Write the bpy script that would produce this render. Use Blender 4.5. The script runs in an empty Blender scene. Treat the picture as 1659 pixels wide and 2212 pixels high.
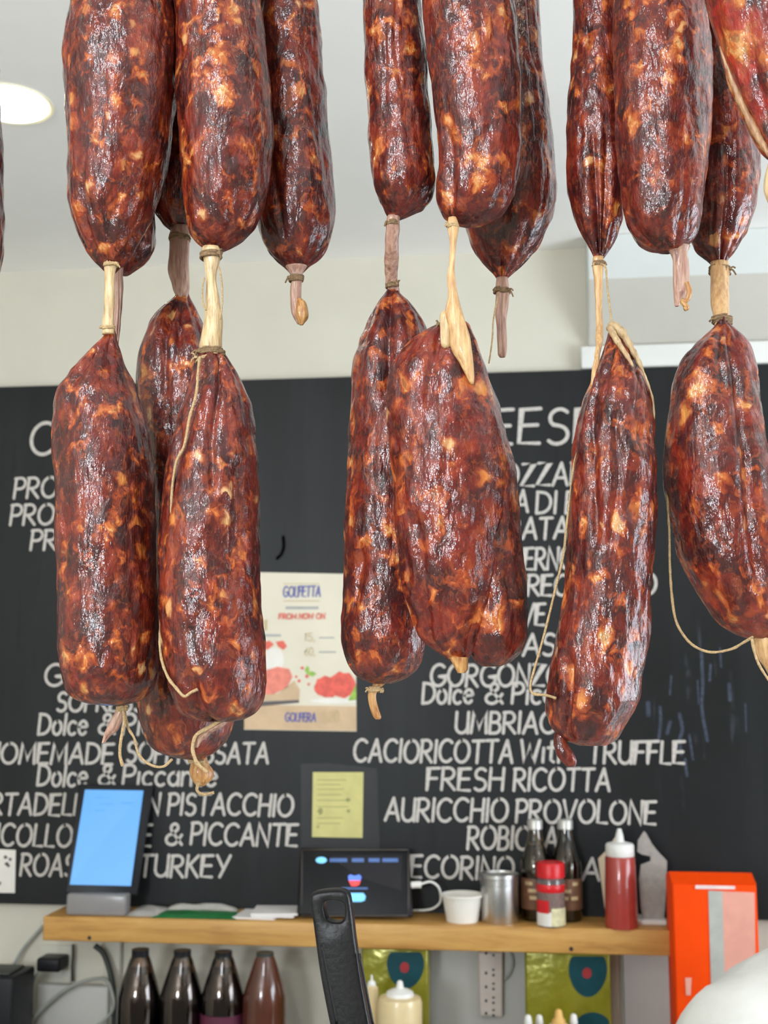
import bpy, bmesh, math, random
import numpy as np
from mathutils import Vector, noise, Matrix
random.seed(7)
sc = bpy.context.scene
col = sc.collection
PI = math.pi
# ------------------------------------------------------------------ camera
W, H, F = 1659, 2212, 2600.0
YAW, PITCH, EYE = math.radians(6.6), math.atan(374/2600.0), 1.7
cam_d = bpy.data.cameras.new('camera'); cam = bpy.data.objects.new('camera', cam_d); col.objects.link(cam)
cam.location = (0, 0, EYE)
cam.rotation_euler = (PI/2+PITCH, 0, YAW)
cam_d.sensor_width = 36; cam_d.sensor_fit = 'AUTO'; cam_d.lens = F/H*36
cam_d.clip_start = .02
cam_d.dof.use_dof = True; cam_d.dof.focus_distance = .84; cam_d.dof.aperture_fstop = 14
sc.camera = cam
_R = cam.rotation_euler.to_matrix()
def ray(px, py): return _R @ Vector(((px-W/2)/F, -(py-H/2)/F, -1))
def P(px, py, Y):
    d = ray(px, py); t = Y/d.y
    return Vector((d.x*t, Y, EYE+d.z*t))
def PZ(px, py, Z):
    d = ray(px, py); t = (Z-EYE)/d.z
    return Vector((d.x*t, d.y*t, Z))
def PX(px, py, X):
    d = ray(px, py); t = X/d.x
    return Vector((X, d.y*t, EYE+d.z*t))
# ------------------------------------------------------------------ node helpers
class NT:
    def __init__(s, name):
        s.m = bpy.data.materials.new(name); s.m.use_nodes = True
        s.t = s.m.node_tree; s.n = s.t.nodes; s.l = s.t.links
        s.b = s.n['Principled BSDF']
    def node(s, typ, **kw):
        n = s.n.new(typ)
        for k, v in kw.items():
            if k.startswith('i_'):
                key = k[2:]
                key = int(key) if key.isdigit() else key.replace('_', ' ')
                n.inputs[key].default_value = v
            else: setattr(n, k, v)
        return n
    def link(s, a, b): s.l.new(a, b)
    def ramp(s, fac, stops, interp='LINEAR'):
        r = s.n.new('ShaderNodeValToRGB'); cr = r.color_ramp; cr.interpolation = interp
        while len(cr.elements) < len(stops): cr.elements.new(.5)
        for e, (p, c) in zip(cr.elements, stops):
            e.position = p; e.color = (*c, 1) if len(c) == 3 else c
        s.link(fac, r.inputs['Fac']); return r.outputs['Color']
    def math(s, op, a, b=None, clamp=False):
        n = s.n.new('ShaderNodeMath'); n.operation = op; n.use_clamp = clamp
        for i, v in enumerate((a, b)):
            if v is None: continue
            if isinstance(v, (int, float)): n.inputs[i].default_value = v
            else: s.link(v, n.inputs[i])
        return n.outputs[0]
    def mix(s, fac, a, b, blend='MIX'):
        n = s.n.new('ShaderNodeMix'); n.data_type = 'RGBA'; n.blend_type = blend
        for i, v in ((0, fac), (6, a), (7, b)):
            if isinstance(v, (int, float)): n.inputs[i].default_value = v
            elif isinstance(v, tuple): n.inputs[i].default_value = (*v, 1) if len(v) == 3 else v
            else: s.link(v, n.inputs[i])
        return n.outputs[2]
    def coord(s, scale=(1, 1, 1), rot=(0, 0, 0), rand=True):
        tc = s.n.new('ShaderNodeTexCoord'); mp = s.n.new('ShaderNodeMapping')
        mp.inputs['Scale'].default_value = scale; mp.inputs['Rotation'].default_value = rot
        if rand:
            oi = s.n.new('ShaderNodeObjectInfo')
            v = s.n.new('ShaderNodeVectorMath'); v.operation = 'MULTIPLY_ADD'
            cb = s.n.new('ShaderNodeCombineXYZ')
            s.link(oi.outputs['Random'], cb.inputs[0]); s.link(oi.outputs['Random'], cb.inputs[2])
            v.inputs[1].default_value = (7.3, 3.1, 11.7)
            s.link(cb.outputs[0], v.inputs[0]); s.link(tc.outputs['Object'], v.inputs[2])
            s.link(v.outputs[0], mp.inputs['Vector'])
        else: s.link(tc.outputs['Object'], mp.inputs['Vector'])
        return mp.outputs[0]
    def noise(s, vec, scale, detail=4, rough=.55, dist=0.0):
        n = s.node('ShaderNodeTexNoise', i_Scale=scale, i_Detail=detail, i_Roughness=rough, i_Distortion=dist)
        s.link(vec, n.inputs['Vector']); return n
    def bump(s, h, strength, dist, prev=None):
        n = s.node('ShaderNodeBump', i_Strength=strength, i_Distance=dist)
        s.link(h, n.inputs['Height'])
        if prev is not None: s.link(prev, n.inputs['Normal'])
        return n.outputs[0]

def simple(name, c, rough=.5, metal=0, var=.12, scale=30, bumpd=0, trans=0, coat=0, spec=.5, emit=0, ior=1.45, stretch=(1, 1, 1)):
    T = NT(name); b = T.b
    v = T.coord(scale=stretch)
    n = T.noise(v, scale, 5)
    lo = tuple(max(0, x*(1-var)) for x in c); hi = tuple(min(1, x*(1+var)) for x in c)
    cc = T.ramp(n.outputs['Fac'], [(.3, lo), (.7, hi)])
    T.link(cc, b.inputs['Base Color'])
    b.inputs['Roughness'].default_value = rough; b.inputs['Metallic'].default_value = metal
    b.inputs['Transmission Weight'].default_value = trans; b.inputs['Coat Weight'].default_value = coat
    b.inputs['Specular IOR Level'].default_value = spec; b.inputs['IOR'].default_value = ior
    if emit:
        T.link(cc, b.inputs['Emission Color']); b.inputs['Emission Strength'].default_value = emit
    if bumpd: T.link(T.bump(n.outputs['Fac'], .6, bumpd), b.inputs['Normal'])
    return T.m

def salami_mat(name, red=1.0, fat=0.0, seedscale=1.0):
    T = NT(name); b = T.b
    v0 = T.coord(scale=(1, 1, .85), rot=(0, .25, 0))
    def warp(vin, sc_, amp):
        wn = T.noise(vin, sc_, 2, .5)
        sb = T.n.new('ShaderNodeVectorMath'); sb.operation = 'SUBTRACT'; T.link(wn.outputs['Color'], sb.inputs[0]); sb.inputs[1].default_value = (.5, .5, .5)
        wv = T.n.new('ShaderNodeVectorMath'); wv.operation = 'MULTIPLY_ADD'
        T.link(sb.outputs[0], wv.inputs[0]); wv.inputs[1].default_value = (amp, amp, amp*1.2); T.link(vin, wv.inputs[2]); return wv.outputs[0]
    v = warp(warp(v0, 60, .015), 230, .0055)
    meat = T.noise(v, 55*seedscale, 5, .6).outputs['Fac']
    base = T.ramp(meat, [(.30, (.018, .005, .006)), (.42, (.055, .007, .006)), (.52, (.115*red, .011, .007)), (.62, (.185*red, .021, .010)), (.74, (.27*red, .042, .020))])
    pur = T.noise(v, 42, 3, .5).outputs['Fac']
    pm = T.ramp(pur, [(.53, (0, 0, 0)), (.62, (1, 1, 1))])
    c1 = T.mix(T.math('MULTIPLY', pm, .65), base, (.042, .014, .016))
    sm = T.noise(v, 76*seedscale, 4, .55).outputs['Fac']
    m_or = T.ramp(sm, [(.545-fat, (0, 0, 0)), (.60-fat, (1, 1, 1))])
    c2 = T.mix(T.math('MULTIPLY', m_or, .85), c1, (.31, .048, .012))
    m_o2 = T.ramp(sm, [(.605-fat, (0, 0, 0)), (.65-fat, (1, 1, 1))])
    c2 = T.mix(T.math('MULTIPLY', m_o2, .9), c2, (.48, .13, .026))
    m_pa = T.ramp(sm, [(.665-fat, (0, 0, 0)), (.71-fat, (1, 1, 1))])
    c3 = T.mix(m_pa, c2, (.60, .31, .11))
    mo = T.noise(v, 150, 4, .6).outputs['Fac']
    c3 = T.mix(T.math('MULTIPLY', T.ramp(mo, [(.54, (0, 0, 0)), (.64, (1, 1, 1))]), .55), c3, (.27, .050, .014))
    c3 = T.mix(T.math('MULTIPLY', T.ramp(mo, [(.36, (1, 1, 1)), (.46, (0, 0, 0))]), .5), c3, (.035, .009, .010))
    vo = T.node('ShaderNodeTexVoronoi', i_Scale=78.0*seedscale); vo.feature = 'F1'
    T.link(v, vo.inputs['Vector'])
    sep = T.n.new('ShaderNodeSeparateColor'); T.link(vo.outputs['Color'], sep.inputs[0])
    pick = T.math('GREATER_THAN', sep.outputs[0], .79-fat)
    rad = T.math('ADD', T.math('MULTIPLY', sep.outputs[1], .26), .14)
    d = T.math('SUBTRACT', rad, vo.outputs['Distance'])
    core = T.math('MULTIPLY', T.math('MULTIPLY', d, 6.0, True), pick, True)
    rim = T.math('MULTIPLY', T.math('MULTIPLY', T.math('ADD', d, .13), 5.0, True), pick, True)
    c4 = T.mix(T.math('MULTIPLY', rim, .85), c3, (.33, .058, .014))
    fcol = T.ramp(sep.outputs[2], [(.0, (.50, .12, .02)), (.5, (.56, .24, .06)), (1, (.64, .42, .20))])
    c5 = T.mix(T.math('MULTIPLY', core, .9), c4, fcol)
    fl = T.noise(v, 240, 3, .5).outputs['Fac']
    fm = T.ramp(fl, [(.60, (0, 0, 0)), (.72, (1, 1, 1))])
    c6 = T.mix(T.math('MULTIPLY', fm, .35), c5, (.34, .09, .03))
    vs = T.coord(scale=(1, 1, .42), rot=(0, .30, 0))
    wr = T.noise(vs, 170, 4, .55).outputs['Fac']
    dk = T.ramp(wr, [(.34, (.5, .45, .45)), (.5, (1, 1, 1))])
    c7 = T.mix(.6, c6, dk, 'MULTIPLY')
    T.link(c7, b.inputs['Base Color'])
    b.inputs['Roughness'].default_value = .42
    b.inputs['Specular IOR Level'].default_value = .12
    b.inputs['Coat Weight'].default_value = .8; b.inputs['Coat Roughness'].default_value = .05; b.inputs['Coat IOR'].default_value = 1.5
    n1 = T.bump(wr, .8, .0030)
    n2 = T.bump(T.noise(vs, 420, 4, .6).outputs['Fac'], .5, .0010, n1)
    n3 = T.bump(rim, .4, .0012, n2)
    T.link(n3, b.inputs['Normal'])
    co = T.bump(T.noise(vs, 380, 3, .55).outputs['Fac'], .45, .0010, T.bump(wr, .6, .0026))
    T.link(co, b.inputs['Coat Normal'])
    return T.m

def casing_mat(name, a, c, d=(.25, .12, .08)):
    T = NT(name); b = T.b
    v = T.coord(scale=(1, 1, .14))
    n = T.noise(v, 420, 4, .6).outputs['Fac']
    n2 = T.noise(T.coord(scale=(1, 1, .5)), 60, 3).outputs['Fac']
    cc = T.ramp(n, [(.28, d), (.45, a), (.68, c)])
    cc = T.mix(T.ramp(n2, [(.45, (0,)*3), (.7, (.6,)*3)]), cc, a)
    T.link(cc, b.inputs['Base Color']); b.inputs['Roughness'].default_value = .42
    b.inputs['Coat Weight'].default_value = .2; b.inputs['Subsurface Weight'].default_value = .0
    T.link(T.bump(n, .8, .0015), b.inputs['Normal'])
    return T.m

M = {}
M['salami'] = salami_mat('salami')
M['salami_red'] = salami_mat('salami_red', 1.08, .015, .8)
M['salami_far'] = salami_mat('salami_coarse', 1.1, .0, .8)
M['coppa'] = salami_mat('coppa', 1.9, .06, .6)
M['pale'] = casing_mat('casing_pale', (.52, .36, .18), (.68, .52, .30), (.30, .17, .08))
M['pink'] = casing_mat('casing_pink', (.36, .19, .14), (.52, .34, .24), (.19, .085, .065))
M['orange_cas'] = casing_mat('casing_orange', (.52, .30, .13), (.70, .46, .22), (.36, .17, .07))
M['amber'] = casing_mat('casing_amber', (.40, .17, .045), (.58, .36, .14), (.20, .06, .02))
M['rind'] = casing_mat('casing_rind', (.42, .28, .14), (.55, .40, .22), (.26, .13, .07))
M['rind_dim'] = casing_mat('rind_reddish', (.34, .17, .08), (.46, .28, .14), (.20, .07, .035))
M['twine'] = simple('twine', (.42, .29, .15), .85, var=.35, scale=900, bumpd=.0006)
M['twine_dark'] = simple('twine_dark', (.20, .125, .065), .85, var=.45, scale=700, bumpd=.0006)
# ------------------------------------------------------------------ object helpers
def mk(name, verts, faces, mats, parent=None, smooth=True, midx=None, origin=None):
    me = bpy.data.meshes.new(name)
    verts = [Vector(v) for v in verts]
    if origin is None:
        if parent is not None: origin = wloc(parent)
        else:
            xs = [v.x for v in verts]; ys = [v.y for v in verts]; zs = [v.z for v in verts]
            origin = Vector(((min(xs)+max(xs))/2, (min(ys)+max(ys))/2, min(zs)))
    me.from_pydata([tuple(v-origin) for v in verts], [], faces)
    for m in (mats if isinstance(mats, (list, tuple)) else [mats]): me.materials.append(m)
    if smooth: me.polygons.foreach_set('use_smooth', [True]*len(me.polygons))
    if midx: me.polygons.foreach_set('material_index', midx)
    me.update()
    o = bpy.data.objects.new(name, me); col.objects.link(o)
    if parent is not None:
        o.parent = parent; o.location = origin - wloc(parent)
    else: o.location = origin
    return o
def wloc(o):
    v = o.location.copy()
    while o.parent: o = o.parent; v += o.location
    return v
def tag(o, label=None, cat=None, group=None, kind=None):
    if label: o['label'] = label
    if cat: o['category'] = cat
    if group: o['group'] = group
    if kind: o['kind'] = kind
    return o
def thing(name, label, cat, loc, group=None):
    o = bpy.data.objects.new(name, None); col.objects.link(o); o.location = loc; o.empty_display_size = .02
    return tag(o, label, cat, group)
def bevel(o, w, seg=3):
    m = o.modifiers.new('bevel', 'BEVEL'); m.width = w; m.segments = seg; m.limit_method = 'ANGLE'; m.angle_limit = .6
    return o
def boxg(x0, x1, y0, y1, z0, z1):
    v = [(x, y, z) for x in (x0, x1) for y in (y0, y1) for z in (z0, z1)]
    f = [(0, 1, 3, 2), (4, 6, 7, 5), (0, 4, 5, 1), (2, 3, 7, 6), (0, 2, 6, 4), (1, 5, 7, 3)]
    return v, f
def box(name, x0, x1, y0, y1, z0, z1, m, parent=None, bv=0):
    v, f = boxg(min(x0, x1), max(x0, x1), min(y0, y1), max(y0, y1), min(z0, z1), max(z0, z1))
    o = mk(name, v, f, m, parent, smooth=bv > 0)
    if bv: bevel(o, bv)
    return o
def lathe(name, prof, c, m, parent=None, n=40, tilt=None, closed=True):
    v = []; f = []
    for r, z in prof:
        for k in range(n):
            a = 2*PI*k/n; p = Vector((r*math.cos(a), r*math.sin(a), z))
            if tilt is not None: p = tilt @ p
            v.append(Vector(c)+p)
    for i in range(len(prof)-1):
        for k in range(n):
            f.append((i*n+k, i*n+(k+1) % n, (i+1)*n+(k+1) % n, (i+1)*n+k))
    if closed:
        f.append(tuple(range(n-1, -1, -1))); f.append(tuple(range((len(prof)-1)*n, len(prof)*n)))
    o = mk(name, v, f, m, parent)
    return sharp(o)
def sharp(o, ang=.7):
    me = o.data; bm = bmesh.new(); bm.from_mesh(me)
    for e in bm.edges:
        if len(e.link_faces) == 2 and e.calc_face_angle(0) > ang: e.smooth = False
    bmesh.ops.recalc_face_normals(bm, faces=bm.faces)
    bm.to_mesh(me); bm.free(); return o
def smoothpath(pts, k=8):
    pts = [Vector(p) for p in pts]
    if len(pts) < 3: return pts
    out = []
    q = [2*pts[0]-pts[1]]+pts+[2*pts[-1]-pts[-2]]
    for i in range(1, len(q)-2):
        for j in range(k):
            t = j/k; a, b, c, d = q[i-1:i+3]
            out.append(.5*((2*b)+(c-a)*t+(2*a-5*b+4*c-d)*t*t+(3*b-a-3*c+d)*t**3))
    out.append(pts[-1]); return out
def tubeg(pts, r, n=10, k=8, jit=0.0):
    pts = smoothpath(pts, k); N = len(pts); v = []; f = []
    up = Vector((0.13, -1, .21)).normalized()
    for i, p in enumerate(pts):
        t = (pts[min(i+1, N-1)]-pts[max(i-1, 0)]).normalized()
        a = up-t*up.dot(t)
        if a.length < 1e-4: a = Vector((1, 0, 0))-t*t.x
        a.normalize(); b = t.cross(a); up = a
        if callable(r): rr = r(i/(N-1))
        else: rr = r
        if jit: rr *= 1+jit*noise.noise(p*260)
        for j in range(n):
            w = 2*PI*j/n; v.append(p+(a*math.cos(w)+b*math.sin(w))*rr)
    for i in range(N-1):
        for j in range(n):
            f.append((i*n+j, i*n+(j+1) % n, (i+1)*n+(j+1) % n, (i+1)*n+j))
    f.append(tuple(range(n-1, -1, -1))); f.append(tuple(range((N-1)*n, N*n)))
    return v, f
def merge(parts):
    V = []; Fs = []
    for v, f in parts:
        o = len(V); V += list(v); Fs += [tuple(i+o for i in q) for q in f]
    return V, Fs
def tube(name, pts, r, m, parent=None, n=10, k=8, jit=0.0):
    v, f = tubeg(pts, r, n, k, jit); return mk(name, v, f, m, parent)
# ------------------------------------------------------------------ lofted bodies
def cr(vals, t):
    n = len(vals)-1; x = t*n; i = min(int(x), n-1); u = x-i
    a = vals[max(i-1, 0)] if i > 0 else 2*vals[0]-vals[1]
    b, c = vals[i], vals[i+1]; d = vals[i+2] if i+2 <= n else 2*vals[n]-vals[n-1]
    return .5*((2*b)+(c-a)*u+(2*a-5*b+4*c-d)*u*u+(3*b-a-3*c+d)*u**3)
def loft(rows, Y, dfac=1.0, nphi=128, nt=220, seed=0, a1=.0016, a2=.0008, pleat=.22, npl=8, creases=(), auto=3, fine=1.0, twist=0.0):
    """rows: (y, xleft, xright[, Ydepth]) in photo pixels, top to bottom"""
    rows = [tuple(r)+((Y,) if len(r) == 3 else ()) for r in rows]
    C = []; Hh = []; 
    for (y, xl, xr, yd) in rows:
        a = P(xl, y, yd); b = P(xr, y, yd); C.append((a+b)/2); Hh.append((b-a).length/2)
    # arc length parameter
    s = [0]
    for i in range(1, len(C)):
        s.append(s[-1]+math.hypot((C[i]-C[i-1]).length, Hh[i]-Hh[i-1]))
    L = s[-1]; hm = max(Hh)
    v = []; rnd = random.Random(seed)
    acr = [(rnd.uniform(-PI, PI), rnd.uniform(.0009, .0022), rnd.uniform(.06, .14), rnd.uniform(0, 9)) for _ in range(auto)]
    ph = rnd.uniform(0, 6); off = Vector((seed*3.7, seed*1.3, seed*2.1))
    cps = []
    for pts, dep, wid in creases:
        cps.append((sorted(pts, key=lambda p: p[1]), dep, wid))
    for i in range(nt+1):
        t = i/nt; ss = t*L
        j = 0
        while j < len(s)-2 and s[j+1] < ss: j += 1
        u = (ss-s[j])/(s[j+1]-s[j]); tt = (j+u)/(len(s)-1)
        cx = Vector((cr([c.x for c in C], tt), cr([c.y for c in C], tt), cr([c.z for c in C], tt)))
        hw = max(cr(Hh, tt), .0008); q = min(hw/hm, 1)
        ypix = rows[j][0]*(1-u)+rows[j+1][0]*u
        xl = rows[j][1]*(1-u)+rows[j+1][1]*u; xr = rows[j][2]*(1-u)+rows[j+1][2]*u
        cl = []
        for pts, dep, wid in cps:
            if pts[0][1] <= ypix <= pts[-1][1]:
                for a_, b_ in zip(pts, pts[1:]):
                    if a_[1] <= ypix <= b_[1]:
                        k = (ypix-a_[1])/max(b_[1]-a_[1], 1e-6); xc = a_[0]*(1-k)+b_[0]*k
                        sv = max(-1, min(1, (xc-(xl+xr)/2)/max((xr-xl)/2, 1)))
                        env = min(1, min(ypix-pts[0][1], pts[-1][1]-ypix)/40.0) if pts[-1][1] < rows[-1][0]-8 else min(1, (ypix-pts[0][1])/40.0)
                        cl.append((math.asin(sv), dep*max(env, 0), wid)); break
        for k in range(nphi):
            phi = -PI+2*PI*k/nphi+twist*t
            sx, cy = math.sin(phi), math.cos(phi)
            p = cx+Vector((sx*hw, -cy*hw*dfac, 0))
            pn = p+off
            d = 0.0
            env = min(1, q*1.6)
            d += env*a1*noise.noise(Vector((pn.x*45, pn.y*45, pn.z*30)))
            d += env*a2*fine*noise.noise(Vector((pn.x*150, pn.y*150, pn.z*85)))
            d += env*a2*fine*.8*noise.noise(Vector((pn.x*230, pn.y*230, pn.z*60)))
            if pleat and q < .97:
                g = abs(math.sin(npl*phi/2+ph+1.2*noise.noise(Vector((phi, ss*20, seed)))))
                w = (1-q)**.8 * min(1, q/.12)
                d += hw*pleat*w*(g-.75)*(1+.6*noise.noise(Vector((phi*1.5, seed*2.0, 3))))
            for (a0, dp, wd, sd) in acr:
                ac = a0+.5*noise.noise(Vector((ss*9, sd, 0)))
                dd = (phi-ac+PI) % (2*PI)-PI
                if abs(dd) < wd*3:
                    e2 = max(0, .35+noise.noise(Vector((ss*14, sd, 5)))*1.3)*env
                    d -= dp*e2*math.exp(-(dd/wd)**2)
            for (ac, dp, wd) in cl:
                dd = (phi-ac+PI) % (2*PI)-PI
                if abs(dd) < wd*3: d -= dp*math.exp(-abs(dd/wd)**1.4)
            v.append(p+Vector((sx, -cy*.9, 0))*d)
    f = []
    for i in range(nt):
        for k in range(nphi):
            f.append((i*nphi+k, (i+1)*nphi+k, (i+1)*nphi+(k+1) % nphi, i*nphi+(k+1) % nphi))
    f.append(tuple(range(nphi))); f.append(tuple(range((nt+1)*nphi-1, nt*nphi-1, -1)))
    return v, f
def casing(rows, Y, seed=0, **kw):
    a = dict(nphi=36, nt=50, a1=.0012, a2=.0006, pleat=0, auto=2, dfac=.8)
    a.update(kw)
    v, f = loft(rows, Y, seed=seed, **a)
    return v, f
def tie(px, py, Y, w, wraps=4, seed=0, r=.00085, tilt=0.0):
    """twine wound round a neck, w = neck width in photo pixels"""
    rnd = random.Random(seed+50); c = P(px, py, Y); R = w/2/F*Y*1.08
    pts = []
    for i in range(wraps*14+1):
        a = 2*PI*i/14+seed
        rr = R*(1+.06*rnd.uniform(-1, 1))
        pts.append(c+Vector((rr*math.cos(a), rr*.85*math.sin(a), (i/14-wraps/2)*r*1.25+rnd.uniform(-1, 1)*r*.35+tilt*math.cos(a)*R)))
    parts = [tubeg(pts, r, 8, 3, .25)]
    # knot and loose ends
    kx = c+Vector((R*.9*(1 if seed % 2 else -1), -R*.5, 0)); s_ = 1 if seed % 2 else -1
    for q in range(2):
        e = kx+Vector((s_*R*rnd.uniform(.25, .7), -R*.1, rnd.uniform(-1, .6)*R))
        parts.append(tubeg([kx, (kx+e)/2+Vector((0, -r, r)), e], r*.7, 7, 5, .3))
    v, f = tubeg([kx+Vector((0, 0, -r)), kx, kx+Vector((0, 0, r))], r*1.8, 8, 3); parts.append((v, f))
    return merge(parts)
def px_path(pts, Y): return [P(p[0], p[1], p[2] if len(p) > 2 else Y) for p in pts]

SG = 'cured sausages hanging over the counter'
def sausage(label, rows, Y, mat='salami', name='cured_sausage', seed=0, lobes=(), **kw):
    rows_b = rows[-1]
    root = thing(name, label, 'sausage', P((rows_b[1]+rows_b[2])/2, rows_b[0], Y), SG)
    parts = [loft(rows, Y, seed=seed, **kw)]
    for lr, lY, lk in lobes: parts.append(loft(lr, lY, seed=seed+31, **lk))
    v, f = merge(parts)
    mk('meat_body', v, f, M[mat], root)
    return root
def add_casing(root, rows, Y, mat='pale', seed=0, nm='casing_neck', label=None, **kw):
    v, f = casing(rows, Y, seed, **kw); o = mk(nm, v, f, M[mat], root)
    if label: o['label'] = label
    return o
def add_tie(root, px, py, Y, w, seed=0, wraps=4, mat='twine_dark', tilt=0, r=.00085):
    v, f = tie(px, py, Y, w, wraps, seed, r, tilt); return mk('twine_tie', v, f, M[mat], root)
def add_string(root, pts, Y, r=.0009, mat='twine', nm='loose_string'):
    return tube(nm, px_path(pts, Y), r, M[mat], root, 8, 8, .3)
RAILY = {.80: 0, .87: 0}
def hang(root, px, Y, w=14):
    """string from the body's closed top up to the rail, above the frame"""
    a = P(px, -335, Y); b = Vector((a.x, RAIL_Y, RAIL_Z))
    tube('hanging_cord', [a+Vector((0, 0, -.01)), a, (a+b)/2, b+Vector((0, 0, .004))], .0016, M['twine'], root, 8, 6, .2)
RAIL_Y, RAIL_Z = .835, P(800, -420, .835).z
def topcap(xl, xr):
    """rows closing a body above the frame"""
    c = (xl+xr)/2; h = (xr-xl)/2
    return [(-342, c-h*.08, c+h*.08), (-330, c-h*.30, c+h*.30), (-300, c-h*.62, c+h*.62), (-250, c-h*.88, c+h*.88), (-180, c-h, c+h), (-90, xl, xr)]
FR, BK = .80, .868
# ---- group 1
s = sausage('large dark red sausage at upper left, in front, beside the ceiling light', topcap(160, 384)+[(0, 160, 379), (100, 148, 381), (200, 147, 379), (280, 151, 369), (350, 152, 360), (400, 153, 348), (450, 157, 332), (490, 168, 315), (525, 180, 295), (555, 197, 277), (578, 218, 258), (588, 228, 250)],
            FR, seed=1, creases=[([(205, 420), (235, 520), (240, 585)], .003, .12)])
add_casing(s, [(558, 224, 254), (572, 224, 253), (590, 226, 249), (630, 226, 247), (670, 226, 245), (700, 222, 246), (722, 222, 246)], FR-.004, 'pale', 2)
add_tie(s, 240, 572, FR-.004, 30, 3, 2, 'twine'); add_tie(s, 234, 708, FR-.004, 26, 4, 2, 'twine'); hang(s, 272, FR)
s = sausage('dark sausage mostly hidden behind the upper left front one, only its lower right side showing', topcap(205, 330)+[(0, 200, 328), (200, 198, 328), (400, 195, 333), (470, 196, 334), (520, 200, 332), (550, 212, 322), (575, 232, 300), (592, 250, 280)],
            BK, seed=2)
add_casing(s, [(578, 243, 268), (600, 243, 266), (650, 246, 265), (700, 246, 262), (730, 245, 258), (755, 240, 254)], BK-.01, 'pink', 5)
hang(s, 268, BK)
s = sausage('dark sausage squeezed between and behind the two big upper left ones', topcap(332, 450)+[(0, 332, 450), (200, 332, 452), (350, 332, 450), (420, 332, 446), (455, 335, 438), (480, 350, 424), (497, 368, 406)],
            BK+.012, seed=3)
YB = BK+.012
add_casing(s, [(488, 372, 406), (505, 367, 410), (520, 368, 408), (550, 366, 408), (580, 365, 408), (610, 372, 410), (628, 376, 410), (645, 382, 406), (685, 388, 400)], YB-.005, 'pink', 6)
add_tie(s, 388, 515, YB-.005, 42, 5, 4); hang(s, 388, YB)
s = sausage('big marbled upper sausage, middle of the left cluster, with a wide pale neck below it', topcap(378, 560)+[(0, 378, 560), (60, 382, 568), (150, 383, 579), (220, 384, 586), (300, 390, 588), (380, 396, 581), (430, 401, 573), (470, 405, 558), (500, 411, 538), (525, 428, 508), (540, 448, 485)],
            FR+.004, seed=4)
add_casing(s, [(534, 437, 474), (545, 435, 478), (560, 439, 476), (590, 443, 470), (615, 445, 469), (650, 443, 474), (690, 441, 478), (725, 435, 477), (750, 430, 478), (764, 436, 476), (800, 452, 466)], FR-.006, 'pale', 7, pleat=.2)
add_tie(s, 456, 552, FR-.006, 44, 7, 4); hang(s, 470, FR+.004)
add_string(s, [(441, 600, FR-.012), (437, 625, FR-.012), (438, 655, FR-.014), (445, 670, FR-.016)], FR, .0006)
add_string(s, [(473, 575, FR-.014), (479, 610, FR-.014), (480, 650, FR-.014), (476, 690, FR-.014)], FR, .0006)
s = sausage('slim upper sausage with a short amber-tipped tail, rightmost of the left cluster', topcap(556, 680)+[(0, 556, 684), (60, 556, 690), (150, 556, 698), (230, 556, 705), (320, 556, 713), (400, 556, 722), (440, 556, 724), (490, 559, 720), (525, 570, 708), (552, 588, 692), (575, 612, 668), (588, 624, 655)],
            BK-.01, seed=5, creases=[([(590, 320), (612, 440), (630, 560)], .0035, .13)])
add_casing(s, [(575, 618, 662), (590, 625, 655), (605, 628, 654), (625, 626, 652), (650, 626, 654), (675, 630, 664), (690, 636, 664), (700, 642, 656)], BK-.014, 'pink', 8, nm='casing_tail')
add_casing(s, [(645, 642, 652), (655, 640, 662), (672, 638, 667), (688, 640, 666), (702, 646, 656)], BK-.018, 'amber', 9, nm='tail_tip', label='amber yellow casing tip')
add_tie(s, 640, 602, BK-.014, 28, 8, 4); hang(s, 618, BK-.01)
# lower
s = sausage('thick lower sausage at far left, blunt bottom with two dangling string ends', [(702, 230, 244), (722, 226, 250), (732, 220, 251), (755, 198, 257), (790, 168, 268), (832, 138, 285), (864, 126, 299), (905, 122, 312), (947, 122, 320), (1010, 124, 326), (1074, 127, 331), (1182, 128, 333), (1258, 131, 335), (1330, 132, 338), (1390, 132, 341), (1432, 136, 340), (1465, 141, 334), (1490, 149, 323), (1508, 165, 308), (1519, 190, 285), (1524, 220, 262)],
            FR, seed=6, creases=[([(232, 745), (205, 800), (178, 870)], .004, .16), ([(245, 745), (262, 830), (268, 900)], .002, .12)])
add_casing(s, [(1520, 255, 274), (1535, 250, 272), (1555, 238, 266), (1575, 228, 258), (1590, 222, 240), (1605, 219, 228)], FR, 'pink', 10, nm='casing_tail')
add_tie(s, 263, 1530, FR, 20, 9, 3, 'twine')
add_string(s, [(266, 1530), (268, 1560), (261, 1600), (259, 1630), (265, 1655)], FR-.003, .0011)
add_string(s, [(268, 1530), (276, 1570), (290, 1595), (300, 1630), (325, 1652), (352, 1656), (372, 1640)], FR+.002, .0009)
s = sausage('long narrow lower sausage behind the two left ones, bottom end poking out between them', [(608, 388, 402), (628, 384, 406), (645, 374, 412), (665, 350, 424), (690, 332, 436), (725, 317, 452), (760, 306, 466), (800, 301, 478), (860, 301, 486), (930, 305, 490), (1050, 312, 496), (1180, 318, 500), (1300, 315, 505), (1400, 305, 510), (1480, 302, 512), (1530, 303, 508), (1570, 310, 500), (1600, 322, 488), (1622, 342, 470), (1634, 372, 450), (1640, 400, 440)],
            BK+.010, seed=7, creases=[([(392, 640), (378, 760), (382, 900)], .006, .16), ([(402, 640), (412, 720), (404, 850)], .004, .12)])
add_casing(s, [(1636, 408, 442), (1650, 410, 444), (1665, 406, 452), (1680, 410, 452), (1690, 418, 444), (1698, 426, 438)], BK+.02, 'amber', 11, nm='casing_tail', a1=.004)
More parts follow.
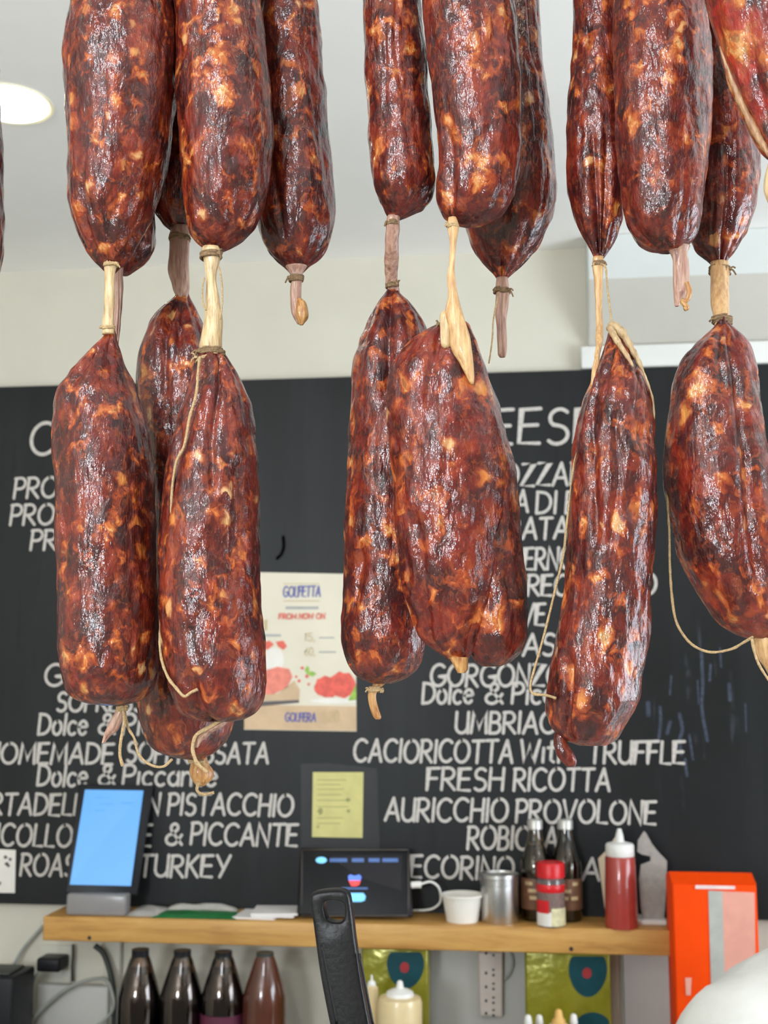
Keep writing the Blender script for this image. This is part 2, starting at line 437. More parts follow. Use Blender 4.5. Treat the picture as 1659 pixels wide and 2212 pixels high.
add_string(s, [(428, 1690), (426, 1708), (440, 1716), (462, 1712)], BK+.01, .0011)
add_tie(s, 424, 1645, BK+.015, 30, 11, 2, 'twine')
s = sausage('lower left sausage in front with a long cord down its left side', [(752, 436, 480), (762, 432, 484), (775, 426, 492), (800, 420, 507), (830, 413, 521), (870, 398, 536), (910, 386, 543), (950, 374, 549), (1000, 364, 556), (1070, 354, 559), (1150, 348, 558), (1250, 345, 559), (1340, 350, 565), (1400, 355, 571), (1450, 360, 573), (1490, 367, 571), (1520, 378, 562), (1540, 392, 548), (1553, 418, 524), (1559, 445, 500)],
            FR-.004, seed=8, creases=[([(483, 775), (490, 850), (480, 980), (488, 1100)], .005, .12), ([(440, 1440), (446, 1490), (470, 1556)], .006, .16), ([(530, 980), (528, 1130), (520, 1300)], .003, .1), ([(402, 900), (408, 1000), (400, 1110)], .003, .1)])
add_casing(s, [(1548, 480, 500), (1560, 462, 492), (1572, 440, 478), (1584, 428, 455), (1600, 420, 436), (1615, 418, 428)], FR-.008, 'pink', 12, nm='casing_tail')
add_string(s, [(478, 1555), (450, 1572), (424, 1588), (416, 1615), (424, 1645), (440, 1662), (448, 1668)], FR-.012, .0013)
add_tie(s, 457, 762, FR-.006, 52, 12, 3, 'twine_dark', r=.0011); add_tie(s, 452, 775, FR-.006, 54, 14, 2, 'twine', .25)
add_string(s, [(432, 770, FR-.026), (428, 800, FR-.026), (424, 850, FR-.030), (410, 900, FR-.032), (398, 962, FR-.034), (380, 1002, FR-.033), (371, 1074, FR-.03), (371, 1182, FR-.028), (366, 1258, FR-.026), (355, 1305, FR-.02), (346, 1367, FR-.014), (348, 1418, FR-.018), (362, 1461, FR-.028), (382, 1488, FR-.034), (398, 1504, FR-.036), (412, 1496, FR-.037), (427, 1489, FR-.037)], FR, .0010)
# ---- group 2
s = sausage('upper middle-left sausage, narrow and pointed, linked by a short neck to the one below', topcap(788, 908)+[(0, 786, 909), (110, 787, 920), (224, 794, 927), (300, 798, 935), (360, 801, 941), (403, 806, 941), (437, 820, 927), (460, 833, 892), (474, 842, 864)],
            FR+.022, seed=9)
Y5 = FR+.020
add_casing(s, [(466, 840, 862, Y5), (480, 836, 860, Y5), (510, 832, 861, Y5+.004), (545, 829, 864, Y5+.010), (575, 830, 862, Y5+.017), (600, 834, 858, Y5+.023), (615, 835, 858, Y5+.026), (640, 842, 860, Y5+.030), (680, 846, 858, Y5+.03)], Y5, 'pink', 13)
add_tie(s, 848, 482, Y5, 23, 14, 3); add_tie(s, 847, 616, Y5+.026, 24, 15, 3); hang(s, 848, FR+.022)
s = sausage('wide upper middle sausage in front, thin twisted pale casing hanging from its bottom', topcap(915, 1105)+[(0, 913, 1112), (110, 922, 1120), (200, 931, 1124), (280, 941, 1126), (350, 946, 1124), (400, 942, 1119), (435, 945, 1107), (460, 954, 1090), (476, 970, 1066), (486, 995, 1040)],
            FR-.008, seed=10, dfac=.85, mat='salami_red', creases=[([(968, 290), (976, 380), (978, 470)], .004, .13)])
Y6 = FR-.026
add_casing(s, [(470, 969, 985), (490, 966, 990), (520, 970, 988), (560, 968, 985), (600, 966, 984), (640, 968, 990), (680, 962, 1004), (715, 970, 1014), (750, 972, 1020), (785, 990, 1024), (815, 1006, 1026), (830, 1016, 1024)], Y6, 'orange_cas', 16, a1=.002)
add_tie(s, 978, 488, Y6, 22, 16, 2, 'twine'); hang(s, 1010, FR-.008)
s = sausage('upper middle-right sausage behind the wide one, pink tail tube and thread below', topcap(1030, 1155)+[(0, 1030, 1161), (112, 1025, 1172), (224, 1015, 1186), (325, 1006, 1197), (392, 1002, 1202), (450, 1004, 1198), (490, 1006, 1186), (525, 1018, 1168), (552, 1034, 1148), (575, 1052, 1126), (592, 1066, 1106), (604, 1074, 1094)],
            BK-.005, seed=11, creases=[([(1095, 440), (1085, 520), (1084, 600)], .003, .12)])
Y7 = BK-.008
add_casing(s, [(600, 1072, 1098), (625, 1068, 1100), (640, 1070, 1100), (670, 1069, 1096), (710, 1072, 1094), (745, 1074, 1096), (765, 1076, 1095), (772, 1080, 1092)], Y7, 'pink', 17, nm='casing_tail')
add_tie(s, 1084, 629, Y7, 33, 17, 3)
add_string(s, [(1075, 640, Y7-.012), (1066, 690, Y7-.012), (1064, 725, Y7-.01), (1060, 760, Y7-.01), (1056, 785, Y7-.01)], Y7, .0006)
hang(s, 1090, BK-.005)
s = sausage('dark lower sausage behind the widest central one, frayed knot at its bottom', [(600, 843, 855), (622, 838, 862), (634, 832, 865), (656, 816, 887), (692, 797, 911), (716, 785, 920), (750, 774, 930), (789, 763, 938), (861, 760, 945), (921, 756, 948), (982, 753, 950), (1072, 748, 945), (1140, 746, 940), (1200, 745, 934), (1276, 742, 926), (1336, 738, 922), (1380, 737, 920), (1410, 741, 915), (1436, 750, 905), (1458, 766, 886), (1470, 788, 864), (1477, 806, 846)],
            BK-.018, seed=12, creases=[([(848, 635), (848, 760), (850, 900)], .006, .15), ([(790, 1180), (778, 1280), (780, 1330)], .004, .14), ([(745, 1362), (790, 1375), (800, 1470)], .001, .1)])
Y5L = BK-.018
add_casing(s, [(1470, 808, 838), (1484, 802, 826), (1496, 796, 814), (1510, 797, 812), (1530, 802, 816), (1548, 808, 822), (1554, 812, 820)], Y5L, 'amber', 18, nm='casing_tail', a1=.003)
add_tie(s, 812, 1490, Y5L, 28, 18, 3, 'twine')
s = sausage('widest lower sausage in the centre, split into two lobes at the bottom', [(692, 958, 1000), (702, 940, 1012), (716, 915, 1018), (740, 882, 1030), (765, 862, 1040), (792, 844, 1050), (831, 834, 1062), (876, 833, 1076), (921, 835, 1086), (982, 839, 1094), (1042, 846, 1098), (1102, 848, 1098), (1160, 852, 1090), (1231, 860, 1080), (1291, 876, 1068), (1336, 892, 1055), (1378, 910, 1040), (1402, 935, 1030), (1416, 955, 1018), (1430, 975, 1008)],
            FR-.004, seed=13, dfac=.72, mat='salami_red', auto=4,
            lobes=[([(760, 960, 1028), (790, 945, 1046), (837, 940, 1063), (885, 942, 1083), (936, 946, 1097), (997, 955, 1110), (1057, 966, 1119), (1117, 978, 1124), (1200, 990, 1132), (1276, 1000, 1138), (1336, 1004, 1140), (1378, 1006, 1137), (1408, 1012, 1124), (1428, 1024, 1104), (1440, 1045, 1078)], FR+.004, dict(dfac=.95, auto=2))],
            creases=[([(962, 720), (935, 830), (925, 930)], .003, .14), ([(900, 1100), (920, 1250), (935, 1380)], .003, .14)])
add_casing(s, [(1420, 972, 1008), (1432, 978, 1008), (1446, 984, 1008), (1454, 988, 1004)], FR-.01, 'amber', 19, nm='casing_tail')
add_casing(s, [(672, 955, 965), (682, 950, 972), (700, 950, 974), (730, 951, 974), (745, 953, 975), (752, 958, 970)], FR-.024, 'pale', 20, nm='casing_flap', label='pale folded casing flap')
add_tie(s, 962, 702, FR-.012, 30, 20, 2)
# ---- group 3
s = sausage('upper right narrow sausage with a sharp pointed end, beside the cream wall corner', topcap(1238, 1350)+[(0, 1237, 1352), (112, 1237, 1352), (200, 1230, 1352), (252, 1226, 1352), (347, 1223, 1352), (414, 1226, 1350), (465, 1238, 1346), (500, 1254, 1336), (525, 1266, 1324), (545, 1277, 1312), (558, 1283, 1304)],
            FR+.03, seed=14, npl=7, pleat=.26, creases=[([(1275, 300), (1285, 430), (1290, 550)], .005, .16), ([(1310, 300), (1308, 420), (1300, 550)], .005, .16)])
Y8 = FR+.028
add_casing(s, [(555, 1283, 1303), (570, 1282, 1302), (600, 1285, 1301), (650, 1286, 1302), (700, 1288, 1303), (740, 1287, 1302, FR+.012), (770, 1283, 1298, FR+.006), (800, 1280, 1292, FR+.002), (822, 1278, 1287, FR), (850, 1276, 1282, FR)], Y8-.006, 'orange_cas', 21)
add_tie(s, 1293, 570, Y8-.006, 22, 21, 3); hang(s, 1295, FR+.03)
s = sausage('largest upper right sausage in front, curled pink casing tail under it', topcap(1325, 1515)+[(0, 1326, 1522), (84, 1326, 1533), (168, 1326, 1539), (252, 1328, 1537), (320, 1331, 1531), (392, 1337, 1526), (448, 1344, 1521), (485, 1354, 1512), (512, 1370, 1500), (532, 1395, 1484), (542, 1425, 1468)],
            FR-.006, seed=15)
add_casing(s, [(533, 1440, 1490), (548, 1448, 1484), (562, 1453, 1487), (585, 1453, 1489), (610, 1454, 1489), (630, 1455, 1486), (650, 1456, 1472), (662, 1458, 1466)], FR-.006, 'pink', 22, nm='casing_tail')
add_string(s, [(1484, 610), (1489, 630), (1484, 648), (1474, 652), (1484, 664), (1478, 668)], FR-.012, .0016, 'amber', 'casing_curl')
hang(s, 1425, FR-.006)
s = sausage('dark upper right sausage behind the front ones, thick pale neck linking it downwards', topcap(1490, 1620)+[(0, 1486, 1625), (150, 1484, 1632), (280, 1483, 1640), (353, 1482, 1641), (437, 1483, 1634), (480, 1487, 1622), (515, 1496, 1606), (542, 1510, 1590), (560, 1528, 1576), (572, 1538, 1568)],
            BK-.018, seed=16, npl=6, creases=[([(1556, 330), (1560, 450), (1556, 570)], .005, .15)])
Y10 = BK-.022
add_casing(s, [(566, 1536, 1572, Y10), (580, 1536, 1574, Y10-.002), (600, 1536, 1574, Y10-.004), (630, 1535, 1574, Y10-.008), (660, 1537, 1575, Y10-.013), (685, 1542, 1576, Y10-.017), (700, 1544, 1578, Y10-.019), (716, 1550, 1574, Y10-.021), (755, 1558, 1568, Y10-.02)], Y10, 'orange_cas', 23)
add_tie(s, 1555, 585, Y10, 40, 23, 5); add_tie(s, 1560, 692, Y10-.018, 36, 24, 5); hang(s, 1555, BK-.018)
s = sausage('brighter red pear-shaped cured piece cut off by the right edge at the top', [(-342, 1700, 1730), (-330, 1660, 1770), (-300, 1600, 1800), (-250, 1560, 1840), (-180, 1535, 1865), (-90, 1525, 1880), (0, 1530, 1880), (60, 1544, 1874), (112, 1558, 1868), (170, 1578, 1855), (230, 1603, 1835), (280, 1628, 1812), (315, 1645, 1795), (340, 1664, 1770), (360, 1690, 1745), (372, 1705, 1730)],
            FR-.09, mat='coppa', name='cured_meat', seed=17, dfac=.7)
s['category'] = 'cured meat'
tube('fat_rind', px_path([(1556, 100, FR-.09), (1583, 178, FR-.092), (1610, 240, FR-.094), (1635, 290, FR-.094), (1658, 328, FR-.096), (1680, 352, FR-.096)], FR-.1), lambda t: .0006+.0018*math.sin(PI*t)**.7, M['rind_dim'], s, 12, 10, .4)
add_casing(s, [(352, 1655, 1715), (380, 1648, 1712), (410, 1650, 1706), (440, 1660, 1700)], FR-.09, 'pale', 25, nm='casing_tail')
_a = P(1715, -335, FR-.09)
tube('hanging_cord', [_a+Vector((0, 0, -.01)), _a, Vector((_a.x, (FR-.09+RAIL_Y)/2, (_a.z+RAIL_Z)/2)), Vector((_a.x, RAIL_Y, RAIL_Z+.004))], .0016, M['twine'], s, 8, 6, .2)
s = sausage('dark sausage whose side just enters at the left edge of the picture', topcap(-130, -20)+[(0, -140, -16), (200, -145, -6), (400, -142, 0), (480, -138, 3), (540, -130, 3), (600, -110, -10), (650, -90, -35), (670, -75, -52)], FR, seed=18)
hang(s, -75, FR)
# lower
s = sausage('slender lower right sausage with pale rind on its shoulder and a nub at the bottom', [(712, 1316, 1338), (728, 1312, 1348), (750, 1305, 1362), (776, 1295, 1374), (806, 1281, 1387), (850, 1262, 1405), (905, 1246, 1413), (954, 1238, 1415), (1004, 1236, 1418), (1070, 1234, 1419), (1136, 1231, 1418), (1200, 1227, 1415), (1266, 1222, 1411), (1310, 1214, 1407), (1360, 1204, 1402), (1415, 1194, 1393), (1460, 1187, 1385), (1497, 1182, 1380), (1530, 1180, 1370), (1557, 1184, 1356), (1580, 1196, 1346), (1598, 1218, 1334), (1610, 1250, 1310)],
            FR, seed=19, auto=5, a1=.0022, a2=.0009, creases=[([(1290, 800), (1270, 900), (1275, 1050), (1282, 1200)], .004, .12), ([(1320, 900), (1330, 1050), (1310, 1200)], .0025, .1), ([(1225, 1400), (1222, 1500), (1212, 1590)], .006, .12), ([(1382, 780), (1372, 900), (1380, 1000)], .003, .1)])
add_casing(s, [(1572, 1205, 1226), (1592, 1197, 1224), (1610, 1194, 1228), (1630, 1200, 1240), (1645, 1212, 1246), (1656, 1224, 1242)], FR-.004, 'salami', 26, nm='end_nub', nphi=48, nt=60)
tube('pale_rind', px_path([(1316, 716, FR-.004), (1322, 702, FR-.006), (1338, 712, FR-.008), (1356, 738, FR-.008), (1376, 775, FR-.008), (1395, 815, FR-.008), (1410, 862, FR-.006), (1413, 905, FR-.004)], FR), lambda t: .0007+.0021*math.sin(PI*min(t*1.3+.12, 1))**.8, M['rind'], s, 12, 8, .5)
tube('pale_rind', px_path([(1318, 708, FR-.006), (1326, 724, FR-.012), (1338, 744, FR-.016), (1354, 768, FR-.02), (1368, 792, FR-.022)], FR), lambda t: .0022*(1-t)**.6+.0004, M['rind'], s, 12, 8, .5)
add_string(s, [(1297, 570, FR+.012), (1308, 578, FR+.012), (1312, 620, FR+.01), (1318, 670, FR), (1322, 704, FR-.006), (1322, 716, FR-.006)], FR, .0007)
add_string(s, [(1266, 930, FR-.012), (1254, 960, FR-.008), (1240, 1004, FR-.004), (1231, 1080, FR), (1224, 1136, FR), (1217, 1200, FR), (1203, 1259, FR), (1178, 1362, FR), (1156, 1440, FR), (1146, 1480, FR), (1152, 1498, FR-.004), (1180, 1502, FR-.01), (1200, 1508, FR-.022)], FR, .00085)
s = sausage('plump lower right sausage leaning out of the right edge, cord loop hanging on its left', [(680, 1554, 1568), (698, 1548, 1574), (708, 1540, 1584), (726, 1520, 1602), (750, 1494, 1618), (772, 1474, 1626), (809, 1454, 1636), (845, 1446, 1641), (898, 1439, 1648), (954, 1434, 1656), (1004, 1433, 1664), (1070, 1439, 1672), (1136, 1451, 1684), (1186, 1463, 1694), (1230, 1481, 1704), (1268, 1500, 1712), (1309, 1524, 1718), (1340, 1548, 1716), (1362, 1576, 1708), (1376, 1605, 1695), (1384, 1630, 1680)],
            FR+.025, seed=20, mat='salami_far', creases=[([(1562, 710), (1580, 850), (1598, 1000), (1604, 1150), (1622, 1290)], .007, .15), ([(1548, 710), (1540, 800), (1560, 900)], .003, .12)])
YL = FR+.025
add_casing(s, [(1368, 1630, 1690), (1385, 1626, 1684), (1410, 1632, 1680), (1440, 1650, 1690), (1460, 1660, 1680)], YL-.004, 'orange_cas', 27, nm='casing_tail')
add_string(s, [(1437, 990, YL), (1440, 1040, YL), (1443, 1103, YL-.004), (1446, 1150, YL-.006), (1447, 1216, YL-.008), (1451, 1282, YL-.01), (1460, 1340, YL-.01), (1481, 1378, YL-.01), (1507, 1400, YL-.012), (1540, 1409, YL-.014), (1580, 1402, YL-.016), (1606, 1388, YL-.02), (1626, 1376, YL-.026)], YL, .0009)
add_string(s, [(1624, 1380, YL-.03), (1630, 1410, YL-.03), (1642, 1440, YL-.03), (1664, 1472, YL-.03), (1690, 1490, YL-.03)], YL, .0009)
# rail above the frame
M['steel'] = simple('brushed_steel', (.62, .61, .60), .32, 1, .08, 200, .0002, stretch=(1, 1, 8))
rl = tube('hanging_rail', [Vector((-1.5, RAIL_Y, RAIL_Z)), Vector((0, RAIL_Y, RAIL_Z)), Vector((1.5, RAIL_Y, RAIL_Z))], .011, M['steel'], None, 20, 2)
tag(rl, 'round steel rail the cured sausages hang from, above the counter', 'rail')

# ------------------------------------------------------------------ room
M['wall'] = simple('wall_paint', (.64, .605, .515), .75, var=.03, scale=6, bumpd=.0004, spec=.25)
M['ceil'] = simple('ceiling_paint', (.95, .93, .89), .8, var=.02, scale=4, spec=.2)
M['trimw'] = simple('trim_paint', (.80, .80, .77), .5, var=.03, scale=10)
M['floor'] = simple('floor_tile', (.62, .58, .50), .4, var=.15, scale=5)
WY = 2.80; CZ = EYE+1.035; XL, XR, YF = -2.6, 2.4, -2.6
def struct(name, x0, x1, y0, y1, z0, z1, m, bv=0):
    return tag(box(name, x0, x1, y0, y1, z0, z1, m, None, bv), kind='structure')
struct('floor', XL, XR, YF, WY, -.05, 0, M['floor'])
struct('ceiling', XL, XR, YF, WY, CZ, CZ+.05, M['ceil'])
struct('wall_back', XL, XR, WY, WY+.08, 0, CZ, M['wall'])
struct('wall_left', XL-.08, XL, YF, WY, 0, CZ, M['wall'])
SWY0, SWY1, SWZ0, SWZ1 = .2, 1.9, 1.0, 2.3  # opening for the added, unseen side window
v, f = merge([boxg(XR, XR+.08, YF, SWY0, 0, CZ), boxg(XR, XR+.08, SWY1, WY, 0, CZ), boxg(XR, XR+.08, SWY0, SWY1, 0, SWZ0), boxg(XR, XR+.08, SWY0, SWY1, SWZ1, CZ)])
tag(mk('wall_right', v, f, M['wall'], None, False), kind='structure')
# shop front window behind the camera
WX0, WX1, WZ0, WZ1 = -1.62, -.98, 1.55, 2.5
v, f = merge([boxg(XL, XR, YF-.08, YF, 0, WZ0), boxg(XL, XR, YF-.08, YF, WZ1, CZ), boxg(XL, WX0, YF-.08, YF, WZ0, WZ1), boxg(WX1, XR, YF-.08, YF, WZ0, WZ1)])
tag(mk('wall_front', v, f, M['wall'], None, False), kind='structure')
v, f = merge([boxg(x-.03, x+.03, YF-.06, YF-.01, WZ0, WZ1) for x in (WX0+.03, (WX0+WX1)/2, WX1-.03)]+[boxg(WX0, WX1, YF-.06, YF-.01, WZ0, WZ0+.06), boxg(WX0, WX1, YF-.06, YF-.01, WZ1-.06, WZ1)])
tag(mk('window_1', v, f, M['trimw'], None, False), kind='structure')
M['val'] = simple('valance_paint', (.62, .64, .62), .7, var=.03, scale=6)
M['under'] = simple('underside_shade_tone', (.52, .495, .44), .8, var=.03, scale=6)  # shade of the sloped valance underside, put into a greyer colour
# valance box on the right part of the back wall
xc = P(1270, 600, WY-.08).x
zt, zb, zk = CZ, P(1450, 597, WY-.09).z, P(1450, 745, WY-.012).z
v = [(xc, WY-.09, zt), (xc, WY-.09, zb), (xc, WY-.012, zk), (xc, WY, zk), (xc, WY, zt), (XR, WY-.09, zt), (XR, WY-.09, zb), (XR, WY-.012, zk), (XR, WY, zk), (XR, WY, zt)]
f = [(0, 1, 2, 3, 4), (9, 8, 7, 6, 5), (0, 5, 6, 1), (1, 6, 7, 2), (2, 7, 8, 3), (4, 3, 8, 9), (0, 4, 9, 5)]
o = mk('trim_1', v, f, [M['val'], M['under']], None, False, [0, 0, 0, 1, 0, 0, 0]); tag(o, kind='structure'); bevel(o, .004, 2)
zboard = P(0, 836, WY-.02).z
struct('trim_2', P(1255, 770, WY-.02).x, XR, WY-.028, WY, zboard+.002, zk-.001, M['trimw'], .003)
# small crown where wall meets ceiling: slightly rough joint
# ------------------------------------------------------------------ chalkboard
T = NT('chalkboard_paint')
v0 = T.coord(rand=False)
n = T.noise(v0, 3.0, 5, .6).outputs['Fac']
base = T.ramp(n, [(.3, (.009, .0095, .010)), (.7, (.014, .015, .016))])
vstr = T.coord(scale=(1, 1, .10), rand=False)
dr = T.noise(vstr, 42, 3, .5).outputs['Fac']
sepx = T.n.new('ShaderNodeSeparateXYZ'); T.link(v0, sepx.inputs[0])
BX0, BX1 = XL+.1, XR-.1; bcx = (BX0+BX1)/2
zbot = P(776, 1995, 2.645).z+.0006
def objx(px): return P(px, 1500, WY-.02).x-bcx
def objz(py): return P(1500, py, WY-.02).z-zbot
mx = T.math('MULTIPLY', T.math('MULTIPLY', T.math('SUBTRACT', sepx.outputs[0], objx(1360)), 12, True), T.math('MULTIPLY', T.math('SUBTRACT', objx(1640), sepx.outputs[0]), 12, True))
mz = T.math('MULTIPLY', T.math('MULTIPLY', T.math('SUBTRACT', sepx.outputs[2], objz(1760)), 8, True), T.math('MULTIPLY', T.math('SUBTRACT', objz(1330), sepx.outputs[2]), 8, True))
brk = T.noise(v0, 14, 3).outputs['Fac']
dm = T.math('MULTIPLY', T.ramp(dr, [(.60, (0,)*3), (.72, (1,)*3)]), T.ramp(brk, [(.42, (0,)*3), (.62, (1,)*3)]))
dm = T.math('MULTIPLY', T.math('MULTIPLY', mx, mz), dm)
dust = T.math('MULTIPLY', T.ramp(T.noise(vstr, 14, 4).outputs['Fac'], [(.45, (0,)*3), (.8, (.10,)*3)]), 1)
bc = T.mix(dust, base, (.06, .07, .085)); bc = T.mix(T.math('MULTIPLY', dm, .55), bc, (.22, .25, .31))
blk = T.math('MULTIPLY', T.ramp(dr, [(.32, (1,)*3), (.36, (0,)*3)]), .6)
bc = T.mix(blk, bc, (.008, .008, .009))
T.link(bc, T.b.inputs['Base Color']); T.b.inputs['Roughness'].default_value = .45; T.b.inputs['Specular IOR Level'].default_value = .22
M['board'] = T.m
M['chalk'] = simple('white_marker', (.56, .52, .48), .8, var=.18, scale=140, spec=.2)
board = thing('menu_chalkboard', 'long black menu board with white hand-lettered meat and cheese names on the back wall', 'chalkboard', Vector((bcx, WY-.02, zbot)))
box('board_panel', BX0, BX1, WY-.02, WY-.0005, zbot, zboard, M['board'], board)
# stroke lettering -------------------------------------------------
def arc(cx, cy, rx, ry, a0, a1, n=12): return [(cx+rx*math.cos(math.radians(a0+(a1-a0)*i/n)), cy+ry*math.sin(math.radians(a0+(a1-a0)*i/n))) for i in range(n+1)]
G = {
 'A': (.80, [[(0, 0), (.42, 1)], [(.42, 1), (.80, 0)], [(.14, .33), (.68, .33)]]),
 'B': (.62, [[(0, 0), (.02, 1)], [(.02, 1)]+arc(.28, .76, .26, .24, 90, -90)+[(.02, .52)], [(.02, .52)]+arc(.30, .26, .31, .26, 90, -90)+[(0, 0)]]),
 'C': (.80, [arc(.46, .5, .46, .5, 48, 312, 20)]),
 'D': (.78, [[(.02, 0), (.02, 1)], [(0, 1), (.25, .98)]+arc(.25, .5, .52, .48, 80, -80)+[(.02, 0)]]),
 'E': (.62, [[(.58, 1), (.02, .98), (0, .02), (.60, 0)], [(.02, .52), (.52, .53)]]),
 'F': (.58, [[(.58, 1), (.02, .98), (0, 0)], [(.02, .52), (.48, .53)]]),
 'G': (.84, [arc(.46, .5, .46, .5, 50, 330, 20)+[(.86, .44), (.50, .44)]]),
 'H': (.70, [[(0, 0), (.02, 1)], [(.68, 0), (.70, 1)], [(.02, .52), (.68, .52)]]),
 'I': (.10, [[(.04, 0), (.05, 1)]]),
 'K': (.64, [[(0, 0), (.02, 1)], [(.60, 1), (.04, .46)], [(.16, .56), (.64, 0)]]),
 'L': (.54, [[(.02, 1), (0, .02), (.54, 0)]]),
 'M': (.90, [[(0, 0), (.10, 1), (.46, .2), (.82, 1), (.90, 0)]]),
 'N': (.74, [[(0, 0), (.04, 1), (.70, 0), (.72, 1)]]),
 'O': (.92, [arc(.46, .5, .46, .5, 100, 460, 24)]),
 'P': (.60, [[(0, 0), (.02, 1)], [(-.04, .98)]+arc(.28, .74, .33, .27, 90, -80)+[(.04, .46)]]),
 'R': (.68, [[(0, 0), (.02, 1)], [(-.04, .98)]+arc(.28, .74, .33, .26, 90, -90)+[(.06, .47)], [(.20, .47), (.68, 0)]]),
 'S': (.62, [arc(.34, .75, .28, .25, 40, 230, 12)+arc(.30, .26, .31, .26, 75, -140, 12)]),
 'T': (.70, [[(0, .98), (.72, 1)], [(.36, .99), (.34, 0)]]),
 'U': (.72, [[(0, 1)]+arc(.35, .34, .35, .34, 180, 355)+[(.70, 1)], [(.70, 1), (.72, 0)]]),
 'V': (.74, [[(0, 1), (.34, 0), (.74, 1)]]),
 'W': (1.0, [[(0, 1), (.22, 0), (.48, .8), (.72, 0), (1.0, 1)]]),
 'Y': (.72, [[(0, 1), (.36, .45)], [(.74, 1), (.24, 0)]]),
 'Z': (.68, [[(.02, .98), (.66, 1), (0, .02), (.70, 0)]]),
 '&': (.86, [[(.84, .02), (.26, .66)]+arc(.40, .80, .18, .18, 200, -30, 10)+[(.30, .5)]+arc(.32, .25, .30, .25, 120, 330, 10)+[(.80, .46)]]),
 'o': (.56, [arc(.28, .33, .28, .33, 100, 460, 20)]),
 'l': (.08, [[(.05, 1.0), (.03, 0)]]),
 'c': (.50, [arc(.28, .32, .28, .32, 50, 310, 16)]),
 'e': (.54, [[(.04, .36), (.52, .38)]+arc(.28, .33, .27, .33, 15, 320, 16)]),
 'i': (.08, [[(.04, .64), (.03, 0)]]),
 'a': (.54, [arc(.27, .31, .27, .31, 70, 430, 18), [(.52, .64), (.54, 0)]]),
 'n': (.50, [[(.0, .64), (0, 0)], [(0, .40)]+arc(.25, .38, .24, .25, 160, 10)+[(.50, 0)]]),
 't': (.40, [[(.20, .92), (.18, .08), (.34, 0)], [(0, .64), (.40, .66)]]),
 'h': (.50, [[(.02, 1), (0, 0)], [(0, .40)]+arc(.25, .38, .24, .25, 160, 10)+[(.50, 0)]]),
 '0': (.60, [arc(.30, .5, .30, .5, 90, 450, 20)]), '2': (.60, [arc(.30, .72, .28, .28, 160, -30, 10)+[(0, 0), (.6, 0)]]),
 '5': (.56, [[(.52, 1), (.08, 1), (.04, .56)]+arc(.26, .31, .30, .31, 110, -150, 12)]), '1': (.2, [[(0, .8), (.14, 1), (.12, 0)]]),
 '6': (.56, [[(.46, 1), (.06, .45)]+arc(.28, .30, .27, .30, 150, 510, 16)]), '9': (.56, [arc(.28, .68, .27, .30, 10, 370, 16)+[(.4, 0)]]),
 '$': (.56, [arc(.30, .72, .25, .2, 40, 230, 10)+arc(.27, .30, .27, .21, 75, -140, 10), [(.30, 1.1), (.27, -.1)]]),
 ',': (.1, [[(.08, .08), (.02, -.14)]]), '.': (.1, [[(.04, .06), (.05, 0)]]),
}
def stroke(pts, w, seg=6):
    """flat ribbon with round ends in 2D"""
    v = []; f = []
    P2 = [Vector((a, b)) for a, b in pts]
    q = [P2[0]]
    for p in P2[1:]:
        if (p-q[-1]).length > 1e-5: q.append(p)
    if len(q) < 2: return v, f
    n = len(q)
    for i, p in enumerate(q):
        d = (q[min(i+1, n-1)]-q[max(i-1, 0)])
        if d.length < 1e-9: d = q[min(i+1, n-1)]-p
        d.normalize(); nn = Vector((-d.y, d.x))
        if 0 < i < n-1:
            d1 = (q[i]-q[i-1]).normalized(); c = max(.5, abs(nn.dot(Vector((-d1.y, d1.x)))))
        else: c = 1
        v += [p+nn*w/2/c, p-nn*w/2/c]
    for i in range(n-1): f.append((2*i, 2*i+1, 2*i+3, 2*i+2))
    for (p, q2) in ((q[0], q[1]), (q[-1], q[-2])):
        d = (p-q2).normalized(); a0 = math.atan2(d.y, d.x)-PI/2; b = len(v)
        v += [p+Vector((math.cos(a0+PI*k/seg), math.sin(a0+PI*k/seg)))*w/2 for k in range(seg+1)]
        f.append(tuple(range(b, b+seg+1)))
    return v, f
def text2d(s, width, height, sw, slant=.12, rnd=None, gap=.20):
    x = 0; items = []
    for ch in s:
        if ch == ' ': x += .45; continue
        w, st = G[ch]; items.append((x, st, rnd.uniform(-.02, .02) if rnd else 0)); x += w+gap
    tot = max(x-gap, .1); kx = width/tot if width else height
    parts = []
    for (x0, st, dy) in items:
        for pl in st:
            pts = [((x0+a)*kx+slant*(b-.0)*height*.5, (b+dy)*height) for a, b in pl]
            v, f = stroke(pts, sw); parts.append(([Vector((p.x, p.y, .00012*len(parts))) for p in v], f))
    return merge(parts)
def word(txt, x0, x1, ybase, cap, parent, mat, Y=WY-.0204, sw=6.2, nm='lettering', slant=.16, part=None):
    yb = ybase
    A = P(x0, yb, Y); B = P(x1, yb, Y); hh = (P(x0, yb-cap, Y)-A).length
    v, f = text2d(txt, B.x-A.x-slant*hh*.3, hh, sw/F*Y, slant, random.Random(len(txt)*7+int(x0)))
    zc = A.z
    v3 = [Vector((A.x+p.x, Y-(p.z % .0012), zc+p.y)) for p in v]
    f = [tuple(q) for q in f]
    if part is not None: part.append((v3, f)); return
    return mk(nm, v3, f, mat, parent, False)
def line(words, cap, sw=6.2):
    for (t, x0, x1, yb) in words: word(t, x0, x1, yb, cap, board, M['chalk'], sw=sw)
line([('COLD', 64, 290, 982), ('CUTS', 335, 540, 980)], 68, 8)
line([('PROSCIUTTO', 30, 335, 1076)], 43); line([('PROSCIUTTO', 22, 330, 1134)], 43); line([('PROSCIUTTO', 66, 380, 1188)], 42)
line([('G', 96, 136, 1482)], 46); line([('SOPRESSATA', 122, 405, 1536)], 40)
